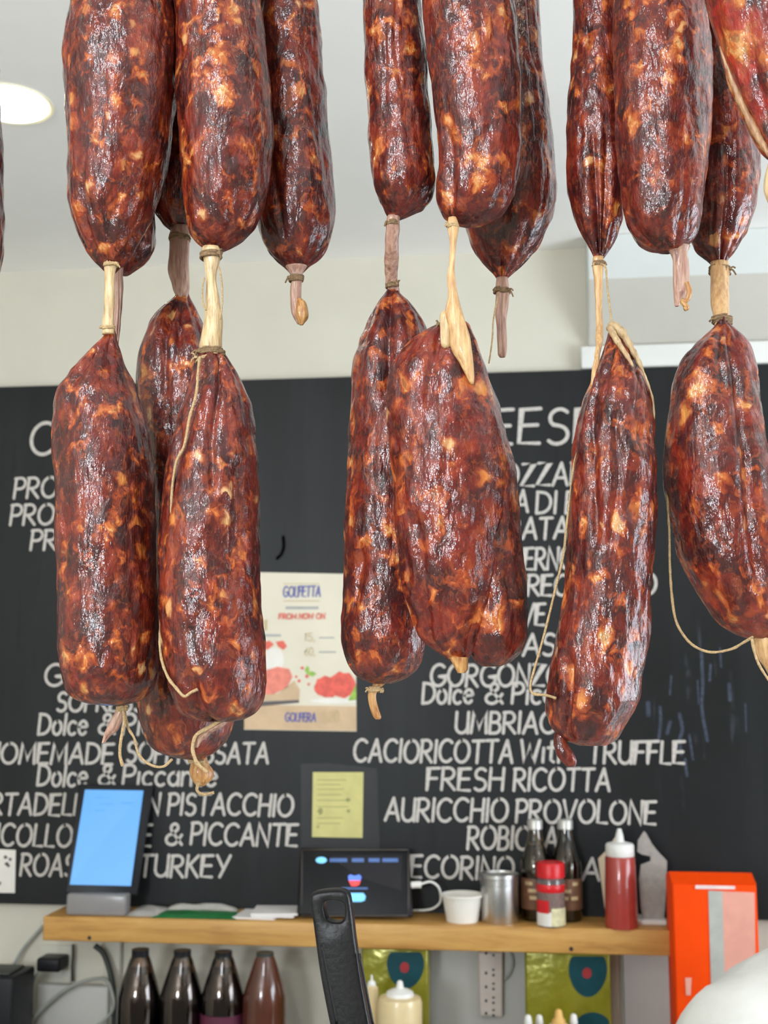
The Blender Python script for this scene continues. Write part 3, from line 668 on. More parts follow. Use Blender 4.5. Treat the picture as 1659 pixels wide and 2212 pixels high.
line([('Dolce', 82, 188, 1586), ('&', 212, 250, 1586), ('Piccante', 265, 470, 1586)], 44)
line([('HOMEMADE', -30, 245, 1648), ('SOPPRESSATA', 273, 580, 1647)], 43)
line([('Dolce', 80, 188, 1697), ('&', 212, 250, 1696), ('Piccante', 265, 468, 1696)], 44)
line([('MORTADELLA', -95, 215, 1758), ('CON', 245, 345, 1758), ('PISTACCHIO', 363, 633, 1759)], 45)
line([('CAPICOLLO', -100, 155, 1825), ('DOLCE', 200, 327, 1825), ('&', 357, 395, 1825), ('PICCANTE', 412, 643, 1824)], 46)
line([('ROAST', 44, 190, 1890), ('TURKEY', 300, 495, 1892)], 46)
line([('CHEESE', 925, 1290, 964)], 74, 8)
line([('MOZZARELLA', 1040, 1392, 1051)], 48); line([('MOZZARELLA', 850, 1142, 1111), ('DI', 1158, 1203, 1109), ('BUFALA', 1222, 1412, 1108)], 46)
line([('BURRATA', 1005, 1228, 1166)], 45); line([('ERNO', 1132, 1240, 1230)], 46)
line([('REC', 1140, 1228, 1287), ('O', 1385, 1418, 1283)], 44)
line([('VE', 1128, 1178, 1350)], 46); line([('ASIAGO', 1130, 1345, 1416)], 46)
line([('GORGONZOLA', 930, 1280, 1482)], 46)
line([('Dolce', 912, 1022, 1519), ('&', 1048, 1088, 1519), ('Piccante', 1106, 1305, 1519)], 44)
line([('UMBRIACO', 984, 1240, 1583)], 45)
line([('CACIORICOTTA', 764, 1108, 1645), ('With', 1124, 1228, 1646), ('TRUFFLE', 1272, 1480, 1648)], 47)
line([('FRESH', 922, 1088, 1706), ('RICOTTA', 1110, 1318, 1707)], 47)
line([('AURICCHIO', 832, 1097, 1772), ('PROVOLONE', 1115, 1418, 1776)], 48)
line([('ROBIOLA', 1010, 1205, 1833)], 48)
line([('PECORINO', 858, 1110, 1895), ('A', 1258, 1296, 1900)], 47)
M['mark'] = simple('black_smear', (.002, .002, .002), .8, spec=.05)
M['streak'] = simple('chalk_streak', (.055, .066, .092), .7, var=.4, scale=120, spec=.15)
for pts_, w_ in (([(1515, 1405), (1518, 1480), (1516, 1530), (1528, 1600)], 8), ([(1400, 1518), (1401, 1545)], 11), ([(1426, 1528), (1427, 1560), (1423, 1595)], 8), ([(1468, 1543), (1474, 1575), (1468, 1600), (1472, 1630)], 9), ([(1448, 1560), (1441, 1584)], 9), ([(1575, 1478), (1577, 1512)], 9), ([(1535, 1436), (1533, 1470)], 6), ([(1489, 1588), (1497, 1640)], 6), ([(1480, 1640), (1484, 1676)], 7), ([(1555, 1400), (1558, 1440)], 5), ([(1450, 1460), (1447, 1500)], 5), ([(1507, 1470), (1509, 1520)], 4), ([(1610, 1520), (1612, 1580)], 4), ([(1375, 1600), (1372, 1640)], 5)):
    v, f = stroke([(p.x, p.z) for p in smoothpath([P(x_, y_, WY-.0202) for x_, y_ in pts_], 5)], w_/F*WY*.8)
    mk('chalk_streak', [Vector((p.x, WY-.0202, p.y)) for p in v], f, M['streak'], board, False)
ps = [stroke([(p.x, p.z) for p in smoothpath([P(612, 1160, WY-.0213), P(613, 1180, WY-.0213), P(608, 1196, WY-.0213), P(599, 1206, WY-.0213)], 5)], .008)]
v, f = merge(ps); mk('paint_smear', [Vector((p.x, WY-.0213, p.y)) for p in v], f, M['mark'], board, False)
# ------------------------------------------------------------------ flat papers on the board
def quadp(pts, Y, t=.0006):
    v = [P(x, y, Y) for x, y in pts]; n = len(v)
    v = v+[p+Vector((0, t, 0)) for p in v]
    f = [tuple(range(n))[::-1], tuple(range(n, 2*n))]+[(i, (i+1) % n, n+(i+1) % n, n+i) for i in range(n)]
    return v, f
def sheet(name, pts, Y, m, parent=None, t=.0006): 
    v, f = quadp(pts, Y, t); o = mk(name, v, f, m, parent, False)
    bm = bmesh.new(); bm.from_mesh(o.data); bmesh.ops.recalc_face_normals(bm, faces=bm.faces); bm.to_mesh(o.data); bm.free()
    return o
def blobp(cx, cy, rx, ry, n=18, jit=.12, seed=1):
    r = random.Random(seed)
    return [(cx+rx*math.cos(2*PI*i/n)*(1+r.uniform(-jit, jit)), cy+ry*math.sin(2*PI*i/n)*(1+r.uniform(-jit, jit))) for i in range(n)]
YP = WY-.0209
M['poster'] = simple('poster_paper', (.72, .66, .53), .55, var=.04, scale=8)
M['tan'] = simple('poster_wood', (.60, .42, .26), .55, var=.12, scale=20)
M['pmeat'] = simple('print_meat', (.72, .10, .07), .5, var=.25, scale=60)
M['pmeat2'] = simple('print_meat_pale', (.78, .22, .16), .5, var=.2, scale=50)
M['pdark'] = simple('print_dark', (.10, .08, .08), .5)
M['pwhite'] = simple('print_white', (.80, .76, .70), .5, var=.05)
M['pgreen'] = simple('print_green', (.28, .45, .06), .5, var=.3, scale=80)
M['pblue'] = simple('print_blue', (.10, .11, .34), .5)
M['pgrey'] = simple('print_grey', (.38, .37, .36), .5)
M['pred'] = simple('print_red', (.72, .12, .08), .5)
M['pgold'] = simple('print_gold', (.55, .42, .22), .5)
po = thing('advertising_poster', 'cream poster with printed red cured meat pictures stuck on the black board', 'poster', P(650, 1580, YP))
sheet('poster_sheet', [(556, 1236), (768, 1240), (770, 1580), (527, 1576)], YP, M['poster'], po, .0008)
L1, L2, L3 = YP-.0003, YP-.0006, YP-.0009
sheet('printed_base', [(527.5, 1522), (769.5, 1526), (769.5, 1579), (527.5, 1575)], L1, M['tan'], po, .0002)
ps = [quadp(blobp(602, 1480, 38, 34, seed=3), L2, .0002)]
v, f = merge([quadp([(566, 1500), (574, 1448), (600, 1440), (625, 1445), (632, 1462), (620, 1485), (590, 1500)], L2, .0002)]); mk('printed_ham', v, f, M['pmeat2'], po, False)
v, f = merge([quadp(blobp(706, 1484, 26, 24, seed=4), L2, .0002), quadp(blobp(738, 1480, 30, 28, seed=5), L2-.0001, .0002)]); mk('printed_slices', v, f, M['pmeat'], po, False)
v, f = merge([quadp([(545, 1516), (646, 1512), (646, 1518), (560, 1526)], L3, .0002)]); mk('printed_board', v, f, M['pdark'], po, False)
v, f = merge([quadp([(566, 1502), (600, 1498), (636, 1470), (648, 1490), (646, 1512), (560, 1514)], L2, .0002)]); mk('printed_crust', v, f, M['tan'], po, False)
v, f = merge([quadp(blobp(720, 1514, 50, 6, jit=.02), L2-.0002, .0002), quadp(blobp(592, 1425, 22, 26, jit=.05), L2+.0001, .0002)]); mk('printed_plate', v, f, M['pwhite'], po, False)
v, f = merge([quadp(blobp(664, 1448, 5, 8, 10, .3, 1), L2, .0002), quadp(blobp(674, 1456, 8, 5, 10, .3, 2), L2, .0002), quadp([(758, 1500), (769, 1478), (769.5, 1512), (752, 1514)], L3, .0002)]); mk('printed_leaves', v, f, M['pgreen'], po, False)
v, f = merge([quadp(blobp(x, y, r, r, 9, .2, i), L3, .0002) for i, (x, y, r) in enumerate([(653, 1443, 3.5), (663, 1461, 4), (646, 1471, 3.5), (640, 1462, 3), (667, 1478, 3)])]+[quadp([(569, 1388), (582, 1384), (592, 1392), (580, 1402), (572, 1404)], L3, .0002), quadp([(596, 1386), (612, 1384), (620, 1396), (612, 1404), (600, 1396)], L3, .0002)]); mk('printed_ribbon', v, f, M['pred'], po, False)
def ptext(t, x0, x1, yb, cap, m, sw=2.2):
    word(t, x0, x1, yb, cap, po, M[m], L3-.0002, sw, 'printed_text', .1)
ptext('GOLFETTA', 612, 692, 1289, 22, 'pblue', 3.2); ptext('FROM NOW ON', 603, 702, 1337, 11, 'pred', 2.6)
ptext('GOLFERA', 616, 682, 1558, 18, 'pblue', 3); ptext('15,', 658, 680, 1385, 17, 'pgold', 1.8); ptext('60,', 658, 680, 1416, 17, 'pgold', 1.8)
ptext('$20', 696, 732, 1560, 24, 'pgold', 2)
for a_, b_, c_, d_ in ((617, 1310, 688, 1316), (568, 1370, 607, 1375), (689, 1376, 722, 1379), (689, 1407, 726, 1410)):
    v, f = quadp([(a_, b_), (c_, b_), (c_, d_), (a_, d_)], L2, .0002); mk('printed_small_line', v, f, M['pgrey'], po, False)
v, f = merge([quadp([(612, 1260), (690, 1260), (690, 1261.5), (612, 1261.5)], L2, .0002), quadp([(612, 1297), (690, 1297), (690, 1299), (612, 1299)], L2, .0002), quadp([(570, 1340), (578, 1338), (577, 1362), (571, 1362)], L2, .0002)]); mk('printed_frame', v, f, M['pgold'], po, False)
# yellow note in a clear sleeve
M['yellow'] = simple('yellow_paper', (.66, .60, .22), .6, var=.08, scale=30)
M['pencil'] = simple('faint_ink', (.34, .33, .12), .7)
T = NT('clear_film'); T.b.inputs['Roughness'].default_value = .3; T.b.inputs['Alpha'].default_value = .035; T.b.inputs['Specular IOR Level'].default_value = .15
nn = T.noise(T.coord(), 30, 4); T.link(T.bump(nn.outputs['Fac'], .8, .004), T.b.inputs['Normal']); T.b.inputs['Base Color'].default_value = (.35, .35, .37, 1)
M['film'] = T.m
nt_ = thing('yellow_note', 'yellow paper note in clear tape on the black board above the dark tablet', 'note', P(730, 1812, YP))
sheet('note_sheet', [(676, 1668), (785, 1668), (783, 1810), (674, 1808)], YP, M['yellow'], nt_, .0006)
v, f = merge([quadp(blobp(692, 1753, 6, 7, 10, .3, 1), YP-.0004, .0002), quadp(blobp(752, 1728, 5, 4, 10, .3, 2), YP-.0004, .0002), quadp(blobp(753, 1752, 4, 4, 10, .3, 3), YP-.0004, .0002), quadp(blobp(687, 1786, 3, 3, 10, .3, 4), YP-.0004, .0002)]+[quadp([(685, y), (735+(y % 7)*3, y), (735+(y % 7)*3, y+1.6), (685, y+1.6)], YP-.0004, .0002) for y in (1684, 1694, 1704, 1716, 1728, 1742, 1766, 1778)])
mk('pencil_writing', v, f, M['pencil'], nt_, False)
v, f = merge([quadp([(650, 1650), (705, 1648), (815, 1660), (820, 1840), (650, 1838)], YP-.0014, .0003)]); mk('clear_sleeve', v, f, M['film'], nt_, False)
# white paper at left edge
wp = thing('paper_notice', 'white paper with black marks stuck low on the black board at the left edge', 'notice', P(0, 1930, YP))
sheet('paper_sheet', [(-70, 1832), (34, 1836), (32, 1929), (-70, 1928)], YP, M['pwhite'], wp, .0006)
v, f = merge([quadp(blobp(x, y, 4, 4, 8, .3, i), YP-.0004, .0002) for i, (x, y) in enumerate([(12, 1852), (22, 1856), (14, 1866), (18, 1870), (-8, 1860), (-20, 1890)])]+[quadp([(-40, 1905), (3, 1905), (1, 1912), (-40, 1912)], YP-.0004, .0002)])
mk('printed_marks', v, f, M['pdark'], wp, False)
# ------------------------------------------------------------------ shelf
T = NT('shelf_wood'); vv = T.coord(scale=(.12, 1, 1)); w1 = T.noise(vv, 45, 6, .6, .6).outputs['Fac']; w2 = T.noise(T.coord(), 8, 3).outputs['Fac']
cc = T.ramp(w1, [(.28, (.36, .165, .035)), (.5, (.55, .29, .075)), (.72, (.64, .38, .12))]); cc = T.mix(T.ramp(w2, [(.4, (0,)*3), (.75, (.35,)*3)]), cc, (.42, .20, .05))
T.link(cc, T.b.inputs['Base Color']); T.b.inputs['Roughness'].default_value = .45; T.link(T.bump(w1, .3, .001), T.b.inputs['Normal']); M['wood'] = T.m
SY = 2.645
ST = P(776, 1995, SY).z; SB = P(776, 2049, SY).z
sx0, sx1 = P(92, 2010, SY).x, P(1461, 2030, SY).x
sh = thing('wooden_shelf', 'thick honey-coloured wooden wall shelf below the black menu board', 'shelf', Vector(((sx0+sx1)/2, SY, SB)))
box('shelf_plank', sx0, sx1, SY, WY-.0005, SB, ST, M['wood'], sh, .003)
M['hole'] = simple('dark_hole', (.03, .02, .012), .7)
for hx, hy in ((193, 2026), (1234, 2050)):
    c = P(hx, hy, SY); lathe('screw_hole', [(.0045, 0), (.0045, .0006), (.003, .0008)], c, M['hole'], sh, 16, Matrix.Rotation(PI/2, 3, 'X'))
M['black'] = simple('black_plastic', (.010, .010, .012), .4, var=.2, spec=.25)
M['cable_grey'] = simple('cable_grey', (.32, .33, .30), .5)
M['cable_dark'] = simple('cable_dark', (.03, .035, .03), .5)
M['white_pl'] = simple('white_plastic', (.78, .76, .72), .35, var=.04)
def X(px, Y, z):  # world x on the shelf for an image column, at height z
    a = P(px, 1990, Y); return a.x
def shelf_obj(px, Y=2.70): return Vector((P(px, 1985, Y).x, Y, ST))
def zat(py, px, Y): return P(px, py, Y).z
# blue screen tablet
tb = thing('order_tablet', 'upright tablet with a plain bright blue screen on a clear stand', 'tablet', shelf_obj(215))
def slab(name, quad_front, depth, m, parent, push=0.0, bv=0):
    v = [Vector(p) for p in quad_front]; c = (v[1]-v[0]).cross(v[3]-v[0]).normalized()
    if c.y < 0: c = -c
    v = [p-c*push for p in v]; vb = [p+c*depth for p in v]
    f = [(3, 2, 1, 0), (4, 5, 6, 7), (0, 1, 5, 4), (1, 2, 6, 5), (2, 3, 7, 6), (3, 0, 4, 7)]
    o = mk(name, v+vb, f, m, parent, bv > 0); sharp(o) if not bv else bevel(o, bv)
    return o
Yt, Yb = 2.735, 2.675
slab('tablet_body', [P(170, 1693, Yt), P(331, 1696, Yt+.03), P(296, 1934, Yb+.03), P(140, 1930, Yb)], .012, M['black'], tb, 0, .003)
T = NT('blue_screen'); T.b.inputs['Base Color'].default_value = (.01, .02, .03, 1); T.b.inputs['Roughness'].default_value = .3
T.link(T.ramp(T.noise(T.coord(), 12, 2).outputs['Fac'], [(.3, (.088, .40, .94)), (.7, (.092, .41, .96))]), T.b.inputs['Emission Color']); T.b.inputs['Emission Strength'].default_value = 1.0
M['blue'] = T.m
def scrq(x, y):  # bilinear point on the tablet face
    q = [P(170, 1693, Yt), P(331, 1696, Yt+.03), P(296, 1934, Yb+.03), P(140, 1930, Yb)]
    return None
slab('screen', [P(184, 1706, Yt-.002), P(310, 1708, Yt+.021), P(283, 1914, Yb+.022), P(151, 1911, Yb+.001)], .001, M['blue'], tb, .002)
M['blue_text'] = simple('screen_text', (.06, .22, .55), .4, emit=.9)
for (x0, x1, y) in ((205, 240, 1720), (208, 245, 1734), (262, 288, 1732), (206, 225, 1748), (190, 194, 1732), (189, 193, 1744)):
    k = (y-1706)/206.0; Yk = (Yt-.002)*(1-k)+(Yb+.001)*k-.0025; g = .021/126
    slab('screen_text', [P(x0, y, Yk+(x0-184)*g), P(x1, y, Yk+(x1-184)*g), P(x1, y+4, Yk+(x1-184)*g), P(x0, y+4, Yk+(x0-184)*g)], .0004, M['blue_text'], tb, .001)
M['acrylic'] = simple('frosted_acrylic', (.42, .40, .40), .22, trans=.45, var=.05)
box('clear_stand', X(148, 2.68, 0), X(276, 2.68, 0), 2.660, 2.70, ST, zat(1931, 210, 2.665), M['acrylic'], tb, .006)
# dark tablet with icon
dt = thing('black_tablet', 'black landscape tablet with small red and blue icon, mid shelf', 'tablet', shelf_obj(765))
Yd, Yd2 = 2.735, 2.675
slab('tablet_body', [P(648, 1830, Yd), P(884, 1836, Yd), P(892, 1981, Yd2), P(640, 1977, Yd2)], .012, M['black'], dt, 0, .006)
M['scr'] = simple('dark_screen', (.006, .006, .012), .12, var=.3, scale=20, coat=.2)
def dq(x0, y0, x1, y1, e=0.0):
    r = []
    for (x, y) in ((x0, y0), (x1, y0), (x1, y1), (x0, y1)):
        k = (y-1833)/153.0; r.append(P(x, y, Yd*(1-k)+Yd2*k-e))
    return r
slab('screen', dq(664, 1848, 868, 1974, .001), .0008, M['scr'], dt, 0)
M['bezel'] = simple('bezel_edge', (.050, .040, .034), .35)
_q = dq(652, 1836, 882, 1978, .001); _q += [_q[0]]
for _a, _b in zip(_q, _q[1:]): tube('bezel_edge', [_a, (_a+_b)/2, _b], .0022, M['bezel'], dt, 8, 2)
M['e_blue'] = simple('icon_blue', (.10, .20, .75), .4, emit=.9); M['e_red'] = simple('icon_red', (.80, .06, .06), .4, emit=.9); M['e_cyan'] = simple('icon_cyan', (.16, .48, .75), .4, emit=.9); M['e_dim'] = simple('icon_dim', (.05, .10, .25), .4, emit=.9)
def icon(nm, x0, y0, x1, y1, m, rx=None):
    slab(nm, dq(x0, y0, x1, y1, .0022), .0006, M[m], dt, 0, .0)
def poly_icon(nm, pts, m, e=.0026):
    v = []
    for (x, y) in pts:
        k = (y-1833)/153.0; v.append(P(x, y, Yd*(1-k)+Yd2*k-e))
    mk(nm, v, [tuple(range(len(v)))], M[m], dt, False)
poly_icon('icon', blobp(694, 1858, 12, 7, 14, 0), 'e_cyan')
for x0, x1 in ((712, 750), (760, 786), (796, 820), (826, 860)): icon('icon', x0, 1854, x1, 1862, 'e_dim')
poly_icon('icon', [(752, 1892), (757, 1889), (766, 1892), (776, 1889), (781, 1894), (779, 1902), (753, 1902)], 'e_blue')
poly_icon('icon', [(753, 1902), (779, 1902), (776, 1911), (770, 1914), (759, 1914)], 'e_red')
icon('icon', 738, 1917, 794, 1921, 'e_dim'); poly_icon('icon', [(752, 1929), (785, 1929), (790, 1936), (788, 1945), (780, 1948), (752, 1948)], 'e_cyan')
tube('usb_plug', px_path([(888, 1912, 2.71), (900, 1911, 2.71), (910, 1911, 2.71)], 2.71), .0075, M['white_pl'], dt, 12, 3)
tube('charging_cable', px_path([(905, 1911, 2.71), (930, 1905, 2.715), (948, 1918, 2.72), (952, 1945, 2.73), (940, 1960, 2.735), (920, 1966, 2.74), (890, 1967, 2.75)], 2.72), .0026, M['white_pl'], dt, 10, 8)
# papers
M['paper'] = simple('white_paper', (.78, .74, .72), .7, var=.05, scale=20)
M['greenp'] = simple('green_packet', (.01, .17, .04), .35, var=.3, scale=12)
M['film_bag'] = simple('grey_film', (.45, .42, .38), .3, var=.2, scale=20, bumpd=.003)
pk = thing('paper_stack', 'loose white sheets lying on the shelf left of the black tablet', 'papers', shelf_obj(590))
for i, (a, b, m) in enumerate(((508, 600, 'paper'), (545, 636, 'paper'), (540, 640, 'paper'))):
    z0 = ST+.0005+i*.004
    xa, xb = X(a, 2.68, 0), X(b, 2.68, 0)
    v, f = boxg(0, xb-xa, -.05, .05, 0, .0035)
    R_ = Matrix.Rotation((i-1)*.08, 3, 'Z')
    mk('sheet', [R_ @ Vector(p)+Vector((xa, 2.715, z0)) for p in v], f, M[m], pk, False)
gp = thing('green_packet', 'flat dark green packet in clear wrap lying on the shelf right of the blue tablet', 'packet', shelf_obj(415))
def pillow(name, x0, x1, y0, y1, z0, h, m, parent, seed=0):
    v = []; f = []; n = 24; k = 10
    for s_ in (1, 0):
        for i in range(n+1):
            for j in range(k+1):
                u, w = i/n, j/k; e = (max(0, math.sin(PI*u))*max(0, math.sin(PI*w)))**.35
                x = x0+(x1-x0)*u; y = y0+(y1-y0)*w
                z = z0+h*.05+(h*.9*e*(1+.35*noise.noise(Vector((x*30+seed, y*30, 1)))) if s_ else 0)
                v.append((x, y, z))
    N = (n+1)*(k+1)
    for i in range(n):
        for j in range(k):
            a = i*(k+1)+j; f.append((a, a+k+1, a+k+2, a+1)); b = a+N; f.append((b, b+1, b+k+2, b+k+1))
    for i in range(n):
        for j in (0, k):
            a = i*(k+1)+j; q = (a, a+N, a+N+k+1, a+k+1); f.append(q if j == 0 else q[::-1])
    return mk(name, v, f, m, parent)
pillow('packet_body', X(332, 2.68, 0), X(515, 2.68, 0), 2.655, 2.74, ST, .008, M['greenp'], gp, 1)
pillow('clear_wrap', X(275, 2.68, 0), X(345, 2.68, 0), 2.665, 2.76, ST, .014, M['film_bag'], gp, 3)
pillow('clear_wrap', X(345, 2.70, 0), X(500, 2.70, 0), 2.745, 2.77, ST, .016, M['film_bag'], gp, 5)
# paper cup
M['cup'] = simple('cup_white', (.80, .76, .69), .5, var=.03)
cyl = lambda px, Y: Vector((P(px, 1990, Y).x, Y, ST))
def rp(w, Y): return w/2/F*Y
Yc = 2.70; h = zat(1932, 998, Yc)-ST
c = cyl(999, Yc); cup = thing('paper_cup', 'white tapered paper cup on the shelf between black tablet and steel canister', 'cup', c)
r0, r1 = rp(66, Yc), rp(84, Yc)
lathe('cup_body', [(r0*.96, .001), (r0, 0), (r0+(r1-r0)*.97, h*.97), (r1, h), (r1-.002, h), (r0-.001, .004), (.001, .004)], c, M['cup'], cup, 48)
lathe('cup_rim', [(r1-.001, h-.004), (r1+.003, h-.003), (r1+.003, h+.001), (r1-.001, h+.002), (r1-.003, h)], c, M['cup'], cup, 48, closed=False)
# steel canister
Yk = 2.705; c = cyl(1080, Yk); cn = thing('steel_canister', 'cylindrical steel canister with ribbed lid right of the white paper cup', 'canister', c)
h = zat(1886, 1080, Yk)-ST; r = rp(78, Yk)
lathe('canister_body', [(r*.97, 0), (r, .002), (r, h*.76)], c, M['steel'], cn, 48)
pr = [(r*.98, h*.76)]
for i in range(4): z = h*.77+i*h*.035; pr += [(r*1.02, z), (r*1.02, z+h*.02), (r*.985, z+h*.025)]
pr += [(r*1.05, h*.92), (r*1.05, h), (r*.98, h), (r*.96, h*.97), (.001, h*.97)]
lathe('canister_lid', pr, c, M['steel'], cn, 48)
# dark glass bottles
M['darkglass'] = simple('dark_glass', (.42, .27, .13), .06, trans=1, var=.05, coat=.5, ior=1.48)
M['cola'] = simple('dark_liquid', (.008, .005, .006), .12, coat=.6)
M['silver'] = simple('silver_cap', (.55, .53, .50), .4, .6, .1)
M['brownlab'] = simple('brown_label', (.16, .07, .035), .5, var=.3, scale=40)
M['goldlab'] = simple('gold_marks', (.55, .40, .22), .5, var=.3, scale=60)
def glassbottle(px, Y, label, w=64, top=1770):
    c = cyl(px, Y); o = thing('glass_bottle', label, 'bottle', c, 'dark glass bottles on the shelf')
    h = zat(top, px, Y)-ST; r = rp(w, Y)
    prof = [(r*.9, 0), (r, .006), (r, h*.52), (r*.97, h*.57), (r*.80, h*.66), (r*.58, h*.76), (r*.46, h*.84), (r*.42, h*.92)]
    lathe('bottle_glass', prof, c, M['darkglass'], o, 40)
    lathe('liquid', [(r*.86, .004), (r*.94, .01), (r*.94, h*.52), (r*.9, h*.57), (r*.74, h*.66), (r*.60, h*.72)], c, M['cola'], o, 32)
    lathe('cap', [(r*.46, h*.90), (r*.50, h*.905), (r*.50, h*.985), (r*.44, h), (.001, h)], c, M['silver'], o, 28)
    lathe('bottle_label', [(r*1.004, h*.12), (r*1.012, h*.125), (r*1.012, h*.42), (r*1.004, h*.425)], c, M['brownlab'], o, 40, closed=False)
    ps = []
    for (z, a0, ww) in ((.36, -2.3, .5), (.36, -1.2, .4), (.29, -2.1, .8), (.22, -2.0, .5), (.22, -1.3, .5)):
        vs = []; n = 6
        for i in range(n+1):
            a = a0+ww*i/n
            vs += [c+Vector((r*1.02*math.cos(a), r*1.02*math.sin(a), h*z)), c+Vector((r*1.02*math.cos(a), r*1.02*math.sin(a), h*(z+.035)))]
        ps.append((vs, [(2*i, 2*i+2, 2*i+3, 2*i+1) for i in range(n)]))
    v, f = merge(ps); mk('label_print', v, f, M['goldlab'], o)
    return o
glassbottle(1159, 2.736, 'dark glass bottle with grey cap behind the red-capped jar, nearer the steel canister')
glassbottle(1225, 2.736, 'dark glass bottle with grey cap behind the red-capped jar, nearer the red squeeze bottle')
# spice jar
M['red_pl'] = simple('red_plastic', (.62, .010, .015), .35, var=.1); M['spice'] = simple('spice_fill', (.30, .16, .12), .6, var=.5, scale=220)
M['clear'] = simple('clear_plastic', (.85, .80, .78), .08, trans=.9, var=.02)
M['lab_y'] = simple('label_yellow', (.66, .60, .36), .5, var=.2, scale=60)
Yj = 2.672; c = cyl(1191, Yj); jr = thing('spice_jar', 'small spice jar with a bright red cap in front of the two dark bottles', 'jar', c)
h = zat(1862, 1191, Yj)-ST; r = rp(58, Yj)
lathe('jar_body', [(r*.94, 0), (r, .003), (r, h*.70), (r*.92, h*.76)], c, M['clear'], jr, 36)
lathe('jar_contents', [(r*.90, .003), (r*.92, .006), (r*.92, h*.66), (.001, h*.66)], c, M['spice'], jr, 30)
lathe('jar_cap', [(r*.93, h*.76), (r*1.0, h*.765), (r*1.0, h*.97), (r*.93, h), (.001, h)], c, M['red_pl'], jr, 36)
lathe('jar_band', [(r*1.0, h*.54), (r*1.015, h*.545), (r*1.015, h*.66), (r*1.0, h*.665)], c, M['red_pl'], jr, 36, closed=False)
def wrap(nm, c, r, z0, z1, a0, a1, m, parent, n=12):
    vs = []
    for i in range(n+1):
        a = a0+(a1-a0)*i/n; vs += [c+Vector((r*math.cos(a), r*math.sin(a), z0)), c+Vector((r*math.cos(a), r*math.sin(a), z1))]
    return mk(nm, vs, [(2*i, 2*i+2, 2*i+3, 2*i+1) for i in range(n)], m, parent)
wrap('jar_label', c, r*1.012, h*.02, h*.24, -PI, -PI/2, M['pwhite'], jr); wrap('jar_label', c, r*1.012, h*.02, h*.30, -PI/2, 0, M['lab_y'], jr)
wrap('jar_label', c, r*1.016, h*.22, h*.42, -PI*.95, -PI*.55, M['red_pl'], jr)
# red squeeze bottle
M['sauce'] = simple('red_sauce', (.36, .045, .035), .25, var=.15, scale=15, coat=.4)
Ys = 2.67; c = cyl(1343, Ys); sq = thing('squeeze_bottle', 'red sauce squeeze bottle with white nozzle cap near the shelf right end', 'bottle', c)
h = zat(1790, 1345, Ys)-ST; r = rp(68, Ys)
lathe('bottle_body', [(r*.95, 0), (r, .004), (r*.95, h*.35), (r*.90, h*.70), (r*.82, h*.73)], c, M['sauce'], sq, 40)
lathe('nozzle_cap', [(r*.84, h*.72), (r*.86, h*.725), (r*.86, h*.83), (r*.78, h*.85), (r*.28, h*.87), (r*.22, h*.94), (r*.12, h), (.001, h)], c, M['white_pl'], sq, 36)
# grey pointed bag holder
M['greyfab'] = simple('grey_card', (.34, .31, .28), .7, var=.12, scale=60, bumpd=.0008)
M['creamc'] = simple('cream_card', (.66, .54, .38), .7, var=.06)
hd = thing('pointed_holder', 'grey upright holder with pointed corners behind the red squeeze bottle', 'holder', shelf_obj(1370, 2.73))
def panel(nm, pts, Y, th, m, bend=0.0):
    v = [P(x, y, Y+bend*(x-1370)/70) for x, y in pts]; n = len(v); vb = [p+Vector((0, th, 0)) for p in v]
    f = [tuple(range(n))[::-1], tuple(range(n, 2*n))]+[(i, (i+1) % n, n+(i+1) % n, n+i) for i in range(n)]
    o = mk(nm, v+vb, f, m, hd, False); bevel(o, .0008, 2)
    bm = bmesh.new(); bm.from_mesh(o.data); bmesh.ops.recalc_face_normals(bm, faces=bm.faces); bm.to_mesh(o.data); bm.free()
panel('side_panel', [(1391, 1795), (1396, 1800), (1408, 1822), (1420, 1838), (1441, 1860), (1440, 1910), (1434, 1998), (1392, 1998), (1384, 1960), (1380, 1900), (1384, 1868), (1405, 1860), (1405, 1850), (1386, 1846), (1376, 1840), (1378, 1815)], 2.715, .003, M['greyfab'])
panel('side_panel', [(1292, 1855), (1312, 1835), (1334, 1800), (1342, 1792), (1345, 1998), (1312, 2000), (1306, 1960)], 2.725, .003, M['creamc'])
box('holder_base', X(1312, 2.72, 0), X(1438, 2.72, 0), 2.700, 2.77, ST, zat(1988, 1400, 2.70), M['white_pl'], hd, .002)
# ------------------------------------------------------------------ back counter and what stands on it
BCZ = .83
M['counter'] = simple('counter_top', (.45, .44, .42), .35, var=.1, scale=30)
bc_ = thing('back_counter', 'grey back counter under the wooden shelf', 'counter', (0, 2.5, 0))
box('counter_top', -1.9, 1.9, 2.16, WY-.001, BCZ-.04, BCZ, M['counter'], bc_, .004); box('counter_body', -1.88, 1.88, 2.2, WY-.001, 0, BCZ-.04, M['trimw'], bc_)
M['wall_grey'] = simple('wall_panel_grey', (.50, .49, .46), .4, var=.06, scale=5)
M['wall_lt'] = simple('wall_panel_light', (.58, .56, .48), .5, var=.05, scale=5)
struct('trim_3', P(905, 2100, WY-.01).x, P(1322, 2100, WY-.01).x, WY-.012, WY-.0002, BCZ, SB-.001, M['wall_grey'])
struct('trim_4', P(1346, 2100, WY-.01).x, P(1500, 2100, WY-.01).x, WY-.014, WY-.0002, BCZ, SB-.001, M['wall_grey'], .003)
struct('trim_5', P(1318, 2100, WY-.01).x, P(1336, 2100, WY-.01).x, WY-.022, WY-.0002, BCZ, SB-.001, M['wall_lt'], .003)
struct('trim_6', P(225, 2100, WY-.01).x, P(262, 2100, WY-.01).x, WY-.02, WY-.0002, BCZ, SB-.001, M['wall_lt'], .004)
